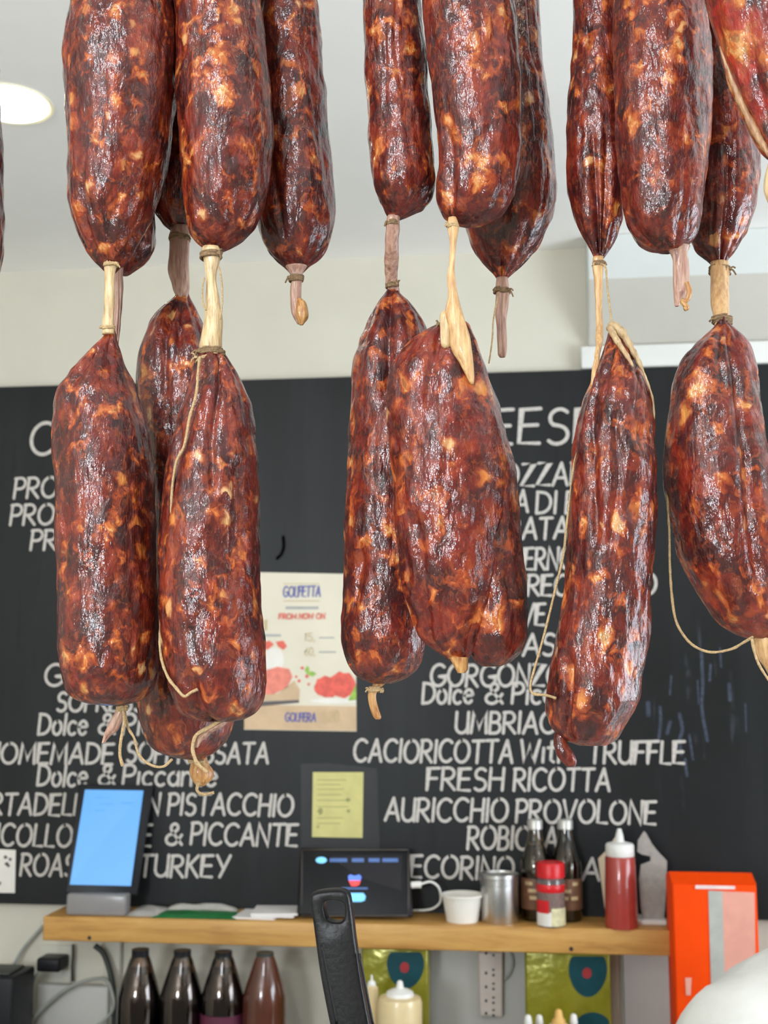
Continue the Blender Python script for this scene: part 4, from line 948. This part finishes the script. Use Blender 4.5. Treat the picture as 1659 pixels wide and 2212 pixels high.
# syrup bottles
M['amberglass'] = simple('brown_clear', (.55, .33, .22), .08, trans=1, var=.05, coat=.4)
M['purple_liq'] = simple('dark_syrup', (.006, .007, .016), .15, coat=.7)
M['brown_liq'] = simple('brown_syrup', (.085, .024, .013), .18, coat=.6, var=.2, scale=20)
M['plum_lab'] = simple('plum_label', (.10, .015, .04), .5)
M['pinklab'] = simple('pale_label', (.42, .30, .28), .6)
def syrup(px, label, brown=False, lab=None):
    Y = 2.62; c = Vector((P(px, 2100, Y).x, Y, BCZ)); o = thing('syrup_bottle', label, 'bottle', c, 'tall bottles under the shelf')
    zt_ = SB-.006; h = zt_-BCZ; r = rp(92, Y)
    z1 = zat(2150, px, Y)-BCZ
    zn = zat(2062, px, Y)-BCZ
    prof = [(r*.9, 0), (r, .008), (r, z1-.03), (r*.97, z1), (r*.80, z1+(zn-z1)*.35), (r*.50, z1+(zn-z1)*.85), (r*.38, zn), (r*.36, h-.012)]
    lathe('bottle_glass', prof, c, M['brown_liq'] if brown else M['amberglass'], o, 40)
    if not brown:
        zl = zat(2098, px, Y)-BCZ
        k = (zl-z1)/(zn-z1)
        rl_ = r*(.80-.30*(k-.35)/.5)
        lathe('liquid', [(r*.86, .006), (r*.96, .012), (r*.96, z1-.03), (r*.93, z1), (r*.76, z1+(zn-z1)*.35), (rl_*.95, zl)], c, M['purple_liq'], o, 32)
    lathe('cap', [(r*.38, h-.016), (r*.40, h-.015), (r*.40, h-.001), (.001, h)], c, M['black'] if not brown else M['cable_dark'], o, 28)
    if lab: wrap('bottle_label', c, r*1.01, .05, zat(2185, px, Y)-BCZ, -PI*.98, -PI*.02, M[lab], o)
syrup(302, 'tall dark syrup bottle under the shelf, nearest the wall outlet')
syrup(393, 'tall dark syrup bottle under the shelf between two similar dark ones')
syrup(482, 'tall dark syrup bottle with plum label, next to the brown bottle', lab='plum_lab')
syrup(572, 'tall reddish brown bottle under the shelf, last of the row beside the pan handle', True)
# olive tins
T = NT('olive_tin'); n = T.noise(T.coord(), 10, 4).outputs['Fac']
T.link(T.ramp(n, [(.3, (.20, .19, .008)), (.7, (.30, .28, .03))]), T.b.inputs['Base Color']); T.b.inputs['Roughness'].default_value = .2; T.b.inputs['Metallic'].default_value = .25
T.link(T.bump(T.noise(T.coord(), 14, 3).outputs['Fac'], .4, .01), T.b.inputs['Normal']); M['tin'] = T.m
M['teal'] = simple('teal_print', (.008, .055, .068), .3, var=.15, spec=.3); M['crim'] = simple('crimson_print', (.30, .02, .025), .4)
def tin(x0, x1, Y, ol, label):
    a, b = P(x0, 2120, Y).x, P(x1, 2120, Y).x; c = Vector(((a+b)/2, Y, BCZ)); o = thing('oil_tin', label, 'tin', c, 'green tins under the shelf')
    box('tin_body', a, b, Y, 2.765, BCZ, SB-.004, M['tin'], o, .006)
    for (cx, cy, rx, ry, red) in ol:
        pts = [(cx+rx*math.cos(t)*(1-.12*math.sin(t)), cy+ry*math.sin(t)) for t in [2*PI*i/40 for i in range(40)]]
        pts = [(x, y) for x, y in pts if x < x1-3]
        pts = [(x, max(y, 2066 if x1 > 1000 else 2057)) for x, y in pts]
        v, f = quadp(pts, Y-.0012, .0004); mk('olive_print', v, f, M['teal'], o, False)
        if red:
            v, f = quadp(blobp(cx-2, cy+2, 10, 12, 20, .05), Y-.0022, .0004); mk('olive_centre', v, f, M['crim'], o, False)
tin(780, 925, 2.68, [(876, 2088, 40, 48, 1)], 'green olive tin with teal round print under the shelf, right of the black pan handle')
tin(1134, 1320, 2.68, [(1270, 2100, 41, 54, 1), (1280, 2235, 42, 48, 0)], 'green olive tin with teal round print under the shelf right end')
# outlet, plug, cables
ou = thing('wall_outlet', 'cream wall outlet plate with black plug under the shelf left end', 'outlet', P(120, 2160, WY-.006))
box('outlet_plate', P(82, 2100, WY).x, P(155, 2100, WY).x, WY-.006, WY-.0003, P(120, 2168, WY).z, P(120, 2040, WY).z, M['wall_lt'], ou, .002)
box('plug', P(83, 2085, 2.75).x, P(134, 2085, 2.75).x, 2.735, WY-.006, P(110, 2100, 2.74).z, P(110, 2070, 2.74).z, M['black'], ou, .006)
tube('plug_cable', px_path([(85, 2096, 2.74), (72, 2120, 2.74), (62, 2160, 2.74), (62, 2230, 2.74), (66, 2330, 2.75)], 2.74), .0035, M['cable_grey'], ou)
def cable(label, pts, r, m): tag(tube('power_cable', px_path(pts, 2.74), r, M[m]), label, 'cable', 'loose cables on the wall under the shelf')
cable('grey cable curving up from the dark box to the shelf left end', [(94, 1998, 2.79), (84, 2010, 2.785), (50, 2050, 2.78), (28, 2090, 2.77), (14, 2130, 2.76), (-10, 2190, 2.75)], .004, 'cable_grey')
cable('thick dark cable arching down beside the first syrup bottle', [(205, 2042, 2.76), (225, 2062, 2.76), (240, 2110, 2.75), (246, 2160, 2.75), (246, 2230, 2.75), (240, 2330, 2.76)], .0065, 'cable_dark')
cable('thin grey cable looping across the wall under the outlet', [(55, 2222, 2.74), (80, 2190, 2.74), (130, 2145, 2.74), (180, 2120, 2.74), (225, 2115, 2.74), (241, 2140, 2.74), (244, 2180, 2.735), (215, 2212, 2.735), (150, 2250, 2.735)], .004, 'cable_grey')
cable('short dark cable hanging straight down beside the outlet plate', [(158, 2040, 2.785), (158, 2065, 2.785), (156, 2090, 2.785), (157, 2120, 2.787)], .003, 'cable_dark')
tg = box('storage_box', P(82, 2150, 2.77).x, P(235, 2150, 2.77).x, 2.765, WY-.008, BCZ, P(160, 2128, 2.77).z, M['wall_grey'], None, .004)
tag(tg, 'flat grey box leaning on the wall below the outlet', 'box')
dv = thing('black_box', 'black device at the bottom left corner below the shelf', 'device', Vector((P(-30, 2150, 2.6).x, 2.6, BCZ)))
box('device_body', P(-90, 2150, 2.6).x, P(27, 2150, 2.6).x, 2.6, 2.72, BCZ, P(0, 2112, 2.6).z, M['black'], dv, .006)
box('device_top', P(-60, 2150, 2.6).x, P(10, 2150, 2.6).x, 2.62, 2.70, P(0, 2112, 2.6).z, P(0, 2106, 2.6).z, M['cable_dark'], dv, .002)
# power strip
M['stripw'] = simple('power_strip_white', (.62, .54, .50), .45, var=.05)
pw = thing('power_strip', 'white power strip hung vertically on the wall between the two green tins', 'power strip', P(1060, 2200, 2.77))
slab('strip_body', [P(1032, 2056, 2.765), P(1086, 2056, 2.765), P(1086, 2198, 2.765), P(1036, 2196, 2.765)], .022, M['stripw'], pw, 0, .005)
ps = []
for y in (2062, 2105, 2135, 2165, 2192):
    for (dx, dy, w_, h_) in ((-10, 0, 5, 6), (6, 4, 5, 5), (6, -8, 5, 4)):
        ps.append(quadp([(1060+dx-w_/2, y+dy-h_), (1060+dx+w_/2, y+dy-h_), (1060+dx+w_/2, y+dy), (1060+dx-w_/2, y+dy)], 2.7635, .0006))
v, f = merge(ps); mk('socket_holes', v, f, M['cable_dark'], pw, False)
tube('strip_cord', px_path([(1085, 2120, 2.78), (1100, 2105, 2.78), (1108, 2080, 2.78), (1104, 2056, 2.785)], 2.78), .003, M['cable_grey'], pw)
# squeeze bottles in front
M['mayo'] = simple('cream_sauce', (.74, .58, .32), .3, var=.06, coat=.3)
def sq2(px, Y, w, shoulder, top, label, body='mayo', cap='white_pl', tw=.13):
    c = Vector((P(px, 2150, Y).x, Y, BCZ)); o = thing('squeeze_bottle', label, 'bottle', c, 'squeeze bottles at the bottom of the picture')
    r = rp(w, Y); hs = zat(shoulder, px, Y)-BCZ; ht = zat(top, px, Y)-BCZ; hc = hs+(ht-hs)*.28
    lathe('bottle_body', [(r*.95, 0), (r, .005), (r, hs-.012), (r*.93, hs-.002), (r*.6, hs+.002)], c, M[body], o, 40)
    lathe('nozzle_cap', [(r*.62, hs), (r*.64, hs+.001), (r*.60, hc), (r*.42, hc+(ht-hc)*.2), (r*tw*1.35, hc+(ht-hc)*.35), (r*tw, ht-.003), (r*tw*.6, ht), (.001, ht)], c, M[cap], o, 32)
sq2(864, 2.5, 92, 2152, 2118, 'wide cream squeeze bottle with white nozzle right of the pan handle')
sq2(803, 2.56, 28, 2130, 2105, 'slim pale bottle just right of the black pan handle')
sq2(1140, 2.5, 30, 2232, 2192, 'white nozzle tip at the bottom edge, first from the left below the green tin', tw=.42)
sq2(1164, 2.56, 30, 2232, 2192, 'white nozzle tip at the bottom edge, second from the left below the green tin', tw=.42)
sq2(1206, 2.5, 44, 2212, 2180, 'yellow-orange nozzle tip at the bottom edge below the green tin', 'mayo', 'orange_noz', tw=.3) if M.setdefault('orange_noz', simple('mustard_nozzle', (.72, .42, .12), .4)) else None
sq2(1238, 2.54, 30, 2232, 2190, 'white nozzle tip at the bottom edge, rightmost below the green tin', tw=.42)
# orange box
M['orange'] = simple('orange_card', (.93, .068, .002), .6, var=.06, scale=10, spec=.12)
M['salmon'] = simple('salmon_print', (.78, .36, .28), .5, var=.06); M['silverp'] = simple('silver_print', (.46, .46, .42), .4, var=.1); M['blush'] = simple('blush_print', (.82, .68, .66), .5)
Yo = 2.56
ox = thing('orange_carton', 'tall bright orange carton with silver and salmon panels right of the shelf', 'carton', Vector((P(1545, 2100, Yo).x, Yo, BCZ)))
xa, xb = P(1455, 2000, Yo).x, P(1638, 2000, Yo).x
box('carton_body', xa, xb, Yo, Yo+.12, BCZ, zat(1910, 1545, Yo), M['orange'], ox, .004)
v = [Vector((xa, Yo, zat(1910, 1545, Yo))), Vector((xb, Yo, zat(1910, 1545, Yo))), Vector((xb, Yo+.12, zat(1910, 1545, Yo))), Vector((xa, Yo+.12, zat(1910, 1545, Yo))), Vector((xa, Yo+.05, zat(1884, 1545, Yo+.05))), Vector((xb, Yo+.05, zat(1884, 1545, Yo+.05)))]
mk('carton_fold', v, [(0, 1, 5, 4), (3, 4, 5, 2), (0, 4, 3), (1, 2, 5)], M['orange'], ox, False)
sheet('silver_panel', [(1530, 1924), (1560, 1925), (1568, 2200), (1538, 2200)], Yo-.0015, M['silverp'], ox, .0005)
sheet('salmon_panel', [(1560, 1925), (1630, 1928), (1634, 2200), (1568, 2200)], Yo-.0015, M['salmon'], ox, .0005)
sheet('pale_mark', [(1502, 1912), (1588, 1914), (1588, 1921), (1502, 1920)], Yo-.003, M['blush'], ox, .0005)
sheet('pale_mark', [(1480, 2112), (1494, 2112), (1492, 2150), (1482, 2150)], Yo-.0015, M['salmon'], ox, .0005)
# ------------------------------------------------------------------ front counter + pan
fc = thing('display_counter', 'glass-topped shop counter below the hanging sausages', 'counter', (0, .9, 0))
M['case'] = simple('case_white', (.6, .6, .58), .4)
box('counter_body', -1.6, 1.3, .72, 1.28, 0, 1.143, M['case'], fc, .005); box('counter_slab', -1.62, 1.32, .70, 1.30, 1.143, 1.163, M['steel'], fc, .003)
M['pan_black'] = simple('pan_handle_plastic', (.008, .008, .009), .36, var=.4, scale=260, bumpd=.0005, spec=.35)
M['pan_steel'] = simple('pan_metal', (.10, .10, .10), .35, .9)
Yh = 1.0
pan = thing('frying_pan', 'black pan handle with a hanging hole sticking up in front of the shelf', 'pan', P(800, 2500, Yh))
# handle: flat bar with a hole, built as a front/back outline with rounded section
def handle():
    bm = bmesh.new()
    ctr = [(712, 1922), (716, 1935), (719, 1960), (722, 2000), (728, 2050), (737, 2110), (747, 2170), (757, 2225), (770, 2300), (784, 2370)]
    hwid = [24, 40, 43, 43, 42, 42.5, 44, 46, 44, 34]
    outer = []
    n = len(ctr)
    rows = []
    def cen(i): return P(*ctr[i], Yh)
    hole = [(726, 1945), (742, 1950), (748, 1972), (742, 1990), (716, 1988), (702, 1970), (704, 1950)]
    hole = smooth2([(703, 1948), (722, 1942), (744, 1948), (747, 1972), (740, 1988), (716, 1987), (706, 1976)])
    L_ = []; R_ = []
    out = [(672, 1938), (680, 1926), (700, 1921), (730, 1919), (748, 1922), (757, 1934), (764, 1980), (770, 2030), (782, 2110), (793, 2170), (806, 2240), (818, 2310), (826, 2380)]
    out2 = [(758, 2380), (742, 2320), (722, 2240), (707, 2170), (694, 2100), (684, 2030), (678, 1985)]
    op = [P(x, y, Yh) for x, y in smooth2(out+out2)]
    hp = [P(x, y, Yh) for x, y in hole]
    return op, hp
def smooth2(pts, k=6):
    n = len(pts); out = []
    for i in range(n):
        a, b, c, d = [Vector(pts[(i+j) % n]) for j in (-1, 0, 1, 2)]
        for j in range(k):
            t = j/k; out.append(tuple(.5*((2*b)+(c-a)*t+(2*a-5*b+4*c-d)*t*t+(3*b-a-3*c+d)*t**3)))
    return out
op, hp = handle()
bm = bmesh.new()
def loop(pts, y): return [bm.verts.new((p.x, y, p.z)) for p in pts]
def fill(a, b, flip=False):
    es = []
    for L in (a, b):
        for i in range(len(L)): 
            e = bm.edges.get((L[i], L[(i+1) % len(L)])) or bm.edges.new((L[i], L[(i+1) % len(L)])); es.append(e)
    bmesh.ops.triangle_fill(bm, use_beauty=True, edges=es)
def inset(pts, d):
    n = len(pts); out = []
    cxz = Vector((sum(p.x for p in pts)/n, 0, sum(p.z for p in pts)/n))
    for i in range(n):
        t = (pts[(i+1) % n]-pts[i-1]); t.y = 0; t.normalize(); nr = Vector((t.z, 0, -t.x)); out.append(pts[i]+nr*d)
    return out
area = sum(op[i].x*op[(i+1) % len(op)].z-op[(i+1) % len(op)].x*op[i].z for i in range(len(op)))
sg = -1 if area > 0 else 1
area2 = sum(hp[i].x*hp[(i+1) % len(hp)].z-hp[(i+1) % len(hp)].x*hp[i].z for i in range(len(hp)))
sg2 = 1 if area2 > 0 else -1
levels = [(.0028, -.0075), (.0012, -.0070), (.0003, -.0055), (0, -.003), (0, .004), (.0006, .007), (.0025, .0085)]
ol = [loop(inset(op, sg*d), Yh+y) for d, y in levels]; hl = [loop(inset(hp, sg2*d*.6), Yh+y) for d, y in levels]
for Ls in (ol, hl):
    for a, b in zip(Ls, Ls[1:]):
        m_ = len(a)
        for i in range(m_): bm.faces.new((a[i], a[(i+1) % m_], b[(i+1) % m_], b[i]))
fill(ol[0], hl[0]); fill(ol[-1], hl[-1])
bmesh.ops.recalc_face_normals(bm, faces=bm.faces)
me = bpy.data.meshes.new('handle'); bm.to_mesh(me); bm.free()
vs = [Vector(v_.co) for v_ in me.vertices]; fs = [tuple(p.vertices) for p in me.polygons]
ho = mk('handle', vs, fs, M['pan_black'], pan); sharp(ho, .9)
for (a, b) in (((688, 2040), (722, 2215)), ((770, 2060), (800, 2215))):
    tube('handle_ridge', px_path([(a[0]+6, a[1], Yh-.007), ((a[0]+b[0])/2+6, (a[1]+b[1])/2, Yh-.0075), (b[0]+6, b[1], Yh-.0075)], Yh), .0011, M['pan_black'], pan, 8, 6)
# pan below the frame, standing on the counter
pc = P(820, 2560, Yh); pc.z = max(pc.z, 1.02+.13)
Rm = Matrix.Rotation(math.radians(12), 3, 'X') @ Matrix.Rotation(PI/2, 3, 'X')
lathe('pan_bowl', [(.085, -.018), (.095, -.012), (.118, .018), (.120, .020), (.116, .020), (.092, -.009), (.001, -.012)], pc+Vector((0, .012, 0)), M['pan_steel'], pan, 48, Rm)
ha = P(792, 2375, Yh)
tube('handle_bracket', [ha+Vector((0, 0, .02)), ha, pc+Vector((-.02, .004, .10)), pc+Vector((-.015, .006, .085))], .007, M['pan_steel'], pan, 10, 6)
# ------------------------------------------------------------------ ceiling lights
M['lamp'] = simple('lamp_glow', (1.0, .93, .74), .5, var=.01, emit=14)
M['lamp_rim'] = simple('lamp_rim', (.78, .74, .55), .5)
lc = PZ(20, 224, CZ)
spots = [(lc.x, lc.y, 'round recessed ceiling light glowing at the upper left, beside the hanging sausages')]
def downlight(x, y, label, group=None):
    c = Vector((x, y, CZ)); o = thing('ceiling_light', label, 'ceiling light', c, 'recessed ceiling lights')
    R = LR
    lathe('lamp_trim', [(R, -.001), (R*1.13, -.003), (R*1.14, 0), (R*1.0, 0)], c, M['lamp_rim'], o, 56, closed=False)
    lathe('diffuser', [(.001, -.0035), (R*.98, -.0035), (R*1.0, -.001), (R, .0)], c, M['lamp'], o, 56)
a = PZ(20, 183, CZ); b = PZ(20, 265, CZ); LR = abs(a.y-b.y)/2
downlight(lc.x, lc.y, spots[0][2])
# ------------------------------------------------------------------ person (only the white-shirted shoulder is in view)
def skin(name, verts, edges, radii, m, parent, sub=2, rootv=0):
    org = wloc(parent)
    me = bpy.data.meshes.new(name); me.from_pydata([tuple(Vector(v)-org) for v in verts], edges, [])
    o = bpy.data.objects.new(name, me); col.objects.link(o); o.parent = parent
    md = o.modifiers.new('skin', 'SKIN'); md.use_smooth_shade = True
    for i, r in enumerate(radii):
        d = me.skin_vertices[0].data[i]; d.radius = (r, r) if isinstance(r, (int, float)) else r; d.use_root = (i == rootv)
    sb = o.modifiers.new('sub', 'SUBSURF'); sb.levels = sub; sb.render_levels = sub
    me.materials.append(m); return o
Yp_ = 1.62
shp = P(1562, 2190, Yp_)            # near shoulder joint
ct = Vector((shp.x+.20, Yp_+.03, 0)); sz = shp.z
M['skin'] = simple('skin', (.55, .33, .24), .5, var=.06)
M['shirt'] = simple('white_shirt', (.80, .79, .75), .85, var=.03, scale=40, bumpd=.002, spec=.15)
M['apron'] = simple('dark_trousers', (.03, .03, .035), .8); M['hair'] = simple('dark_hair', (.03, .02, .015), .6, var=.5, scale=300, stretch=(1, 1, .1))
pe = thing('person', 'person in a white shirt at the lower right corner, only one shoulder visible', 'person', Vector((ct.x, ct.y, 0)))
def q(dx, dy, z): return Vector((ct.x+dx, ct.y+dy, z))
bv = [q(0, 0, .95), q(0, 0, 1.08), q(0, 0, sz-.12), q(0, .01, sz+.01), q(0, 0, sz+.09), q(0, -.01, sz+.16), q(0, -.01, sz+.25),
      q(-.17, -.03, sz-.03), q(-.25, -.01, sz-.27), q(-.22, .14, sz-.44), q(.20, 0, sz), q(.26, 0, sz-.27), q(.22, .16, sz-.44),
      q(-.09, 0, .88), q(-.10, .01, .48), q(-.10, -.02, .08), q(.09, 0, .88), q(.10, .01, .48), q(.10, -.02, .08), q(-.10, .12, .04), q(.10, .12, .04)]
be = [(0, 1), (1, 2), (2, 3), (3, 4), (4, 5), (5, 6), (3, 7), (7, 8), (8, 9), (3, 10), (10, 11), (11, 12), (0, 13), (13, 14), (14, 15), (0, 16), (16, 17), (17, 18), (15, 19), (18, 20)]
br = [(.14, .10), (.12, .09), (.13, .10), (.07, .06), .050, (.075, .09), (.06, .07), .04, .038, .028, .05, .038, .028, .08, .055, .04, .08, .055, .04, .035, .035]
skin('body', bv, be, br, M['skin'], pe)
sv = [q(0, 0, .90), q(0, 0, 1.05), q(0, 0, sz-.14), q(0, .01, sz-.015), q(0, .005, sz+.035), q(-.11, .0, sz+.0), q(-.19, -.03, sz-.022), q(-.235, -.025, sz-.12), q(-.262, -.015, sz-.22), q(.11, 0, sz+.0), q(.19, 0, sz-.022), q(.262, 0, sz-.22)]
se = [(0, 1), (1, 2), (2, 3), (3, 4), (3, 5), (5, 6), (6, 7), (7, 8), (3, 9), (9, 10), (10, 11)]
so = skin('shirt', sv, se, [(.17, .125), (.16, .12), (.17, .13), (.11, .09), (.062, .062), (.09, .085), (.074, .078), (.066, .07), (.066, .07), (.09, .085), (.074, .078), (.066, .07)], M['shirt'], pe, 3)
tx = bpy.data.textures.new('folds', 'CLOUDS'); tx.noise_scale = .065
dm_ = so.modifiers.new('folds', 'DISPLACE'); dm_.texture = tx; dm_.strength = .026; dm_.mid_level = .5
skin('trousers', [q(0, 0, .98), q(-.09, 0, .86), q(-.10, .01, .48), q(-.10, -.02, .10), q(.09, 0, .86), q(.10, .01, .48), q(.10, -.02, .10)], [(0, 1), (1, 2), (2, 3), (0, 4), (4, 5), (5, 6)], [(.16, .12), .095, .07, .06, .095, .07, .06], M['apron'], pe)
skin('hair', [q(0, -.02, sz+.20), q(0, -.025, sz+.27), q(0, -.045, sz+.17)], [(0, 1), (0, 2)], [(.088, .10), (.07, .08), (.07, .06)], M['hair'], pe)
# ------------------------------------------------------------------ lights
def area(name, loc, target, sx, sy, power, colr, spread=PI):
    l = bpy.data.lights.new(name, 'AREA'); l.shape = 'RECTANGLE'; l.size = sx; l.size_y = sy; l.energy = power; l.color = colr; l.spread = spread
    o = bpy.data.objects.new(name, l); col.objects.link(o); o.location = loc
    o.rotation_euler = (Vector(target)-Vector(loc)).to_track_quat('-Z', 'Y').to_euler(); return o
area('window_daylight', ((WX0+WX1)/2, YF+.02, (WZ0+WZ1)/2), ((WX0+WX1)/2, 3, (WZ0+WZ1)/2+5.6), WX1-WX0, WZ1-WZ0, 125, (.86, .93, 1.0))
area('added_side_light', (XR-.02, (SWY0+SWY1)/2, (SWZ0+SWZ1)/2), (-3, (SWY0+SWY1)/2, (SWZ0+SWZ1)/2+5), SWY1-SWY0, SWZ1-SWZ0, 80, (.80, .90, 1.0))  # unseen side source, added for rim highlights, aimed up to brighten ceiling and valance
# other recessed lamps of the room, outside the view
LX = lc.x
for (x, y) in ((LX, lc.y-1.5), (LX+1.3, lc.y-1.5), (LX+1.3+1.3, lc.y-1.5), (LX, lc.y-2.8), (LX+1.5, lc.y-2.8), (LX+3.0, lc.y-2.8)):
    if XL+.2 < x < XR-.2: downlight(x, y, 'recessed ceiling light of the room behind the viewer')
# daylight-white ceiling panel behind the viewer
PLX, PLY = -.50, -.55
pl = thing('ceiling_panel_light', 'flat rectangular ceiling light of the room behind the viewer', 'ceiling light', (PLX, PLY, CZ))
M['panel_glow'] = simple('panel_glow', (.88, .94, 1.0), .5, var=.01, emit=5)
box('light_frame', PLX-.16, PLX+.16, PLY-.42, PLY+.42, CZ-.012, CZ-.0005, M['trimw'], pl, .002)
box('light_diffuser', PLX-.15, PLX+.15, PLY-.41, PLY+.41, CZ-.014, CZ-.012, M['panel_glow'], pl)
area('panel_light', (PLX, PLY, CZ-.016), (PLX, PLY, 0), .28, .80, 24, (.88, .94, 1.0))
w = bpy.data.worlds.new('world'); sc.world = w; w.use_nodes = True
bg = w.node_tree.nodes['Background']; bg.inputs[0].default_value = (.80, .88, 1, 1); bg.inputs[1].default_value = 1.2
sc.view_settings.view_transform = 'Standard'; sc.view_settings.look = 'None'; sc.view_settings.gamma = 1; sc.view_settings.exposure = 0
sc.view_settings.use_curve_mapping = False
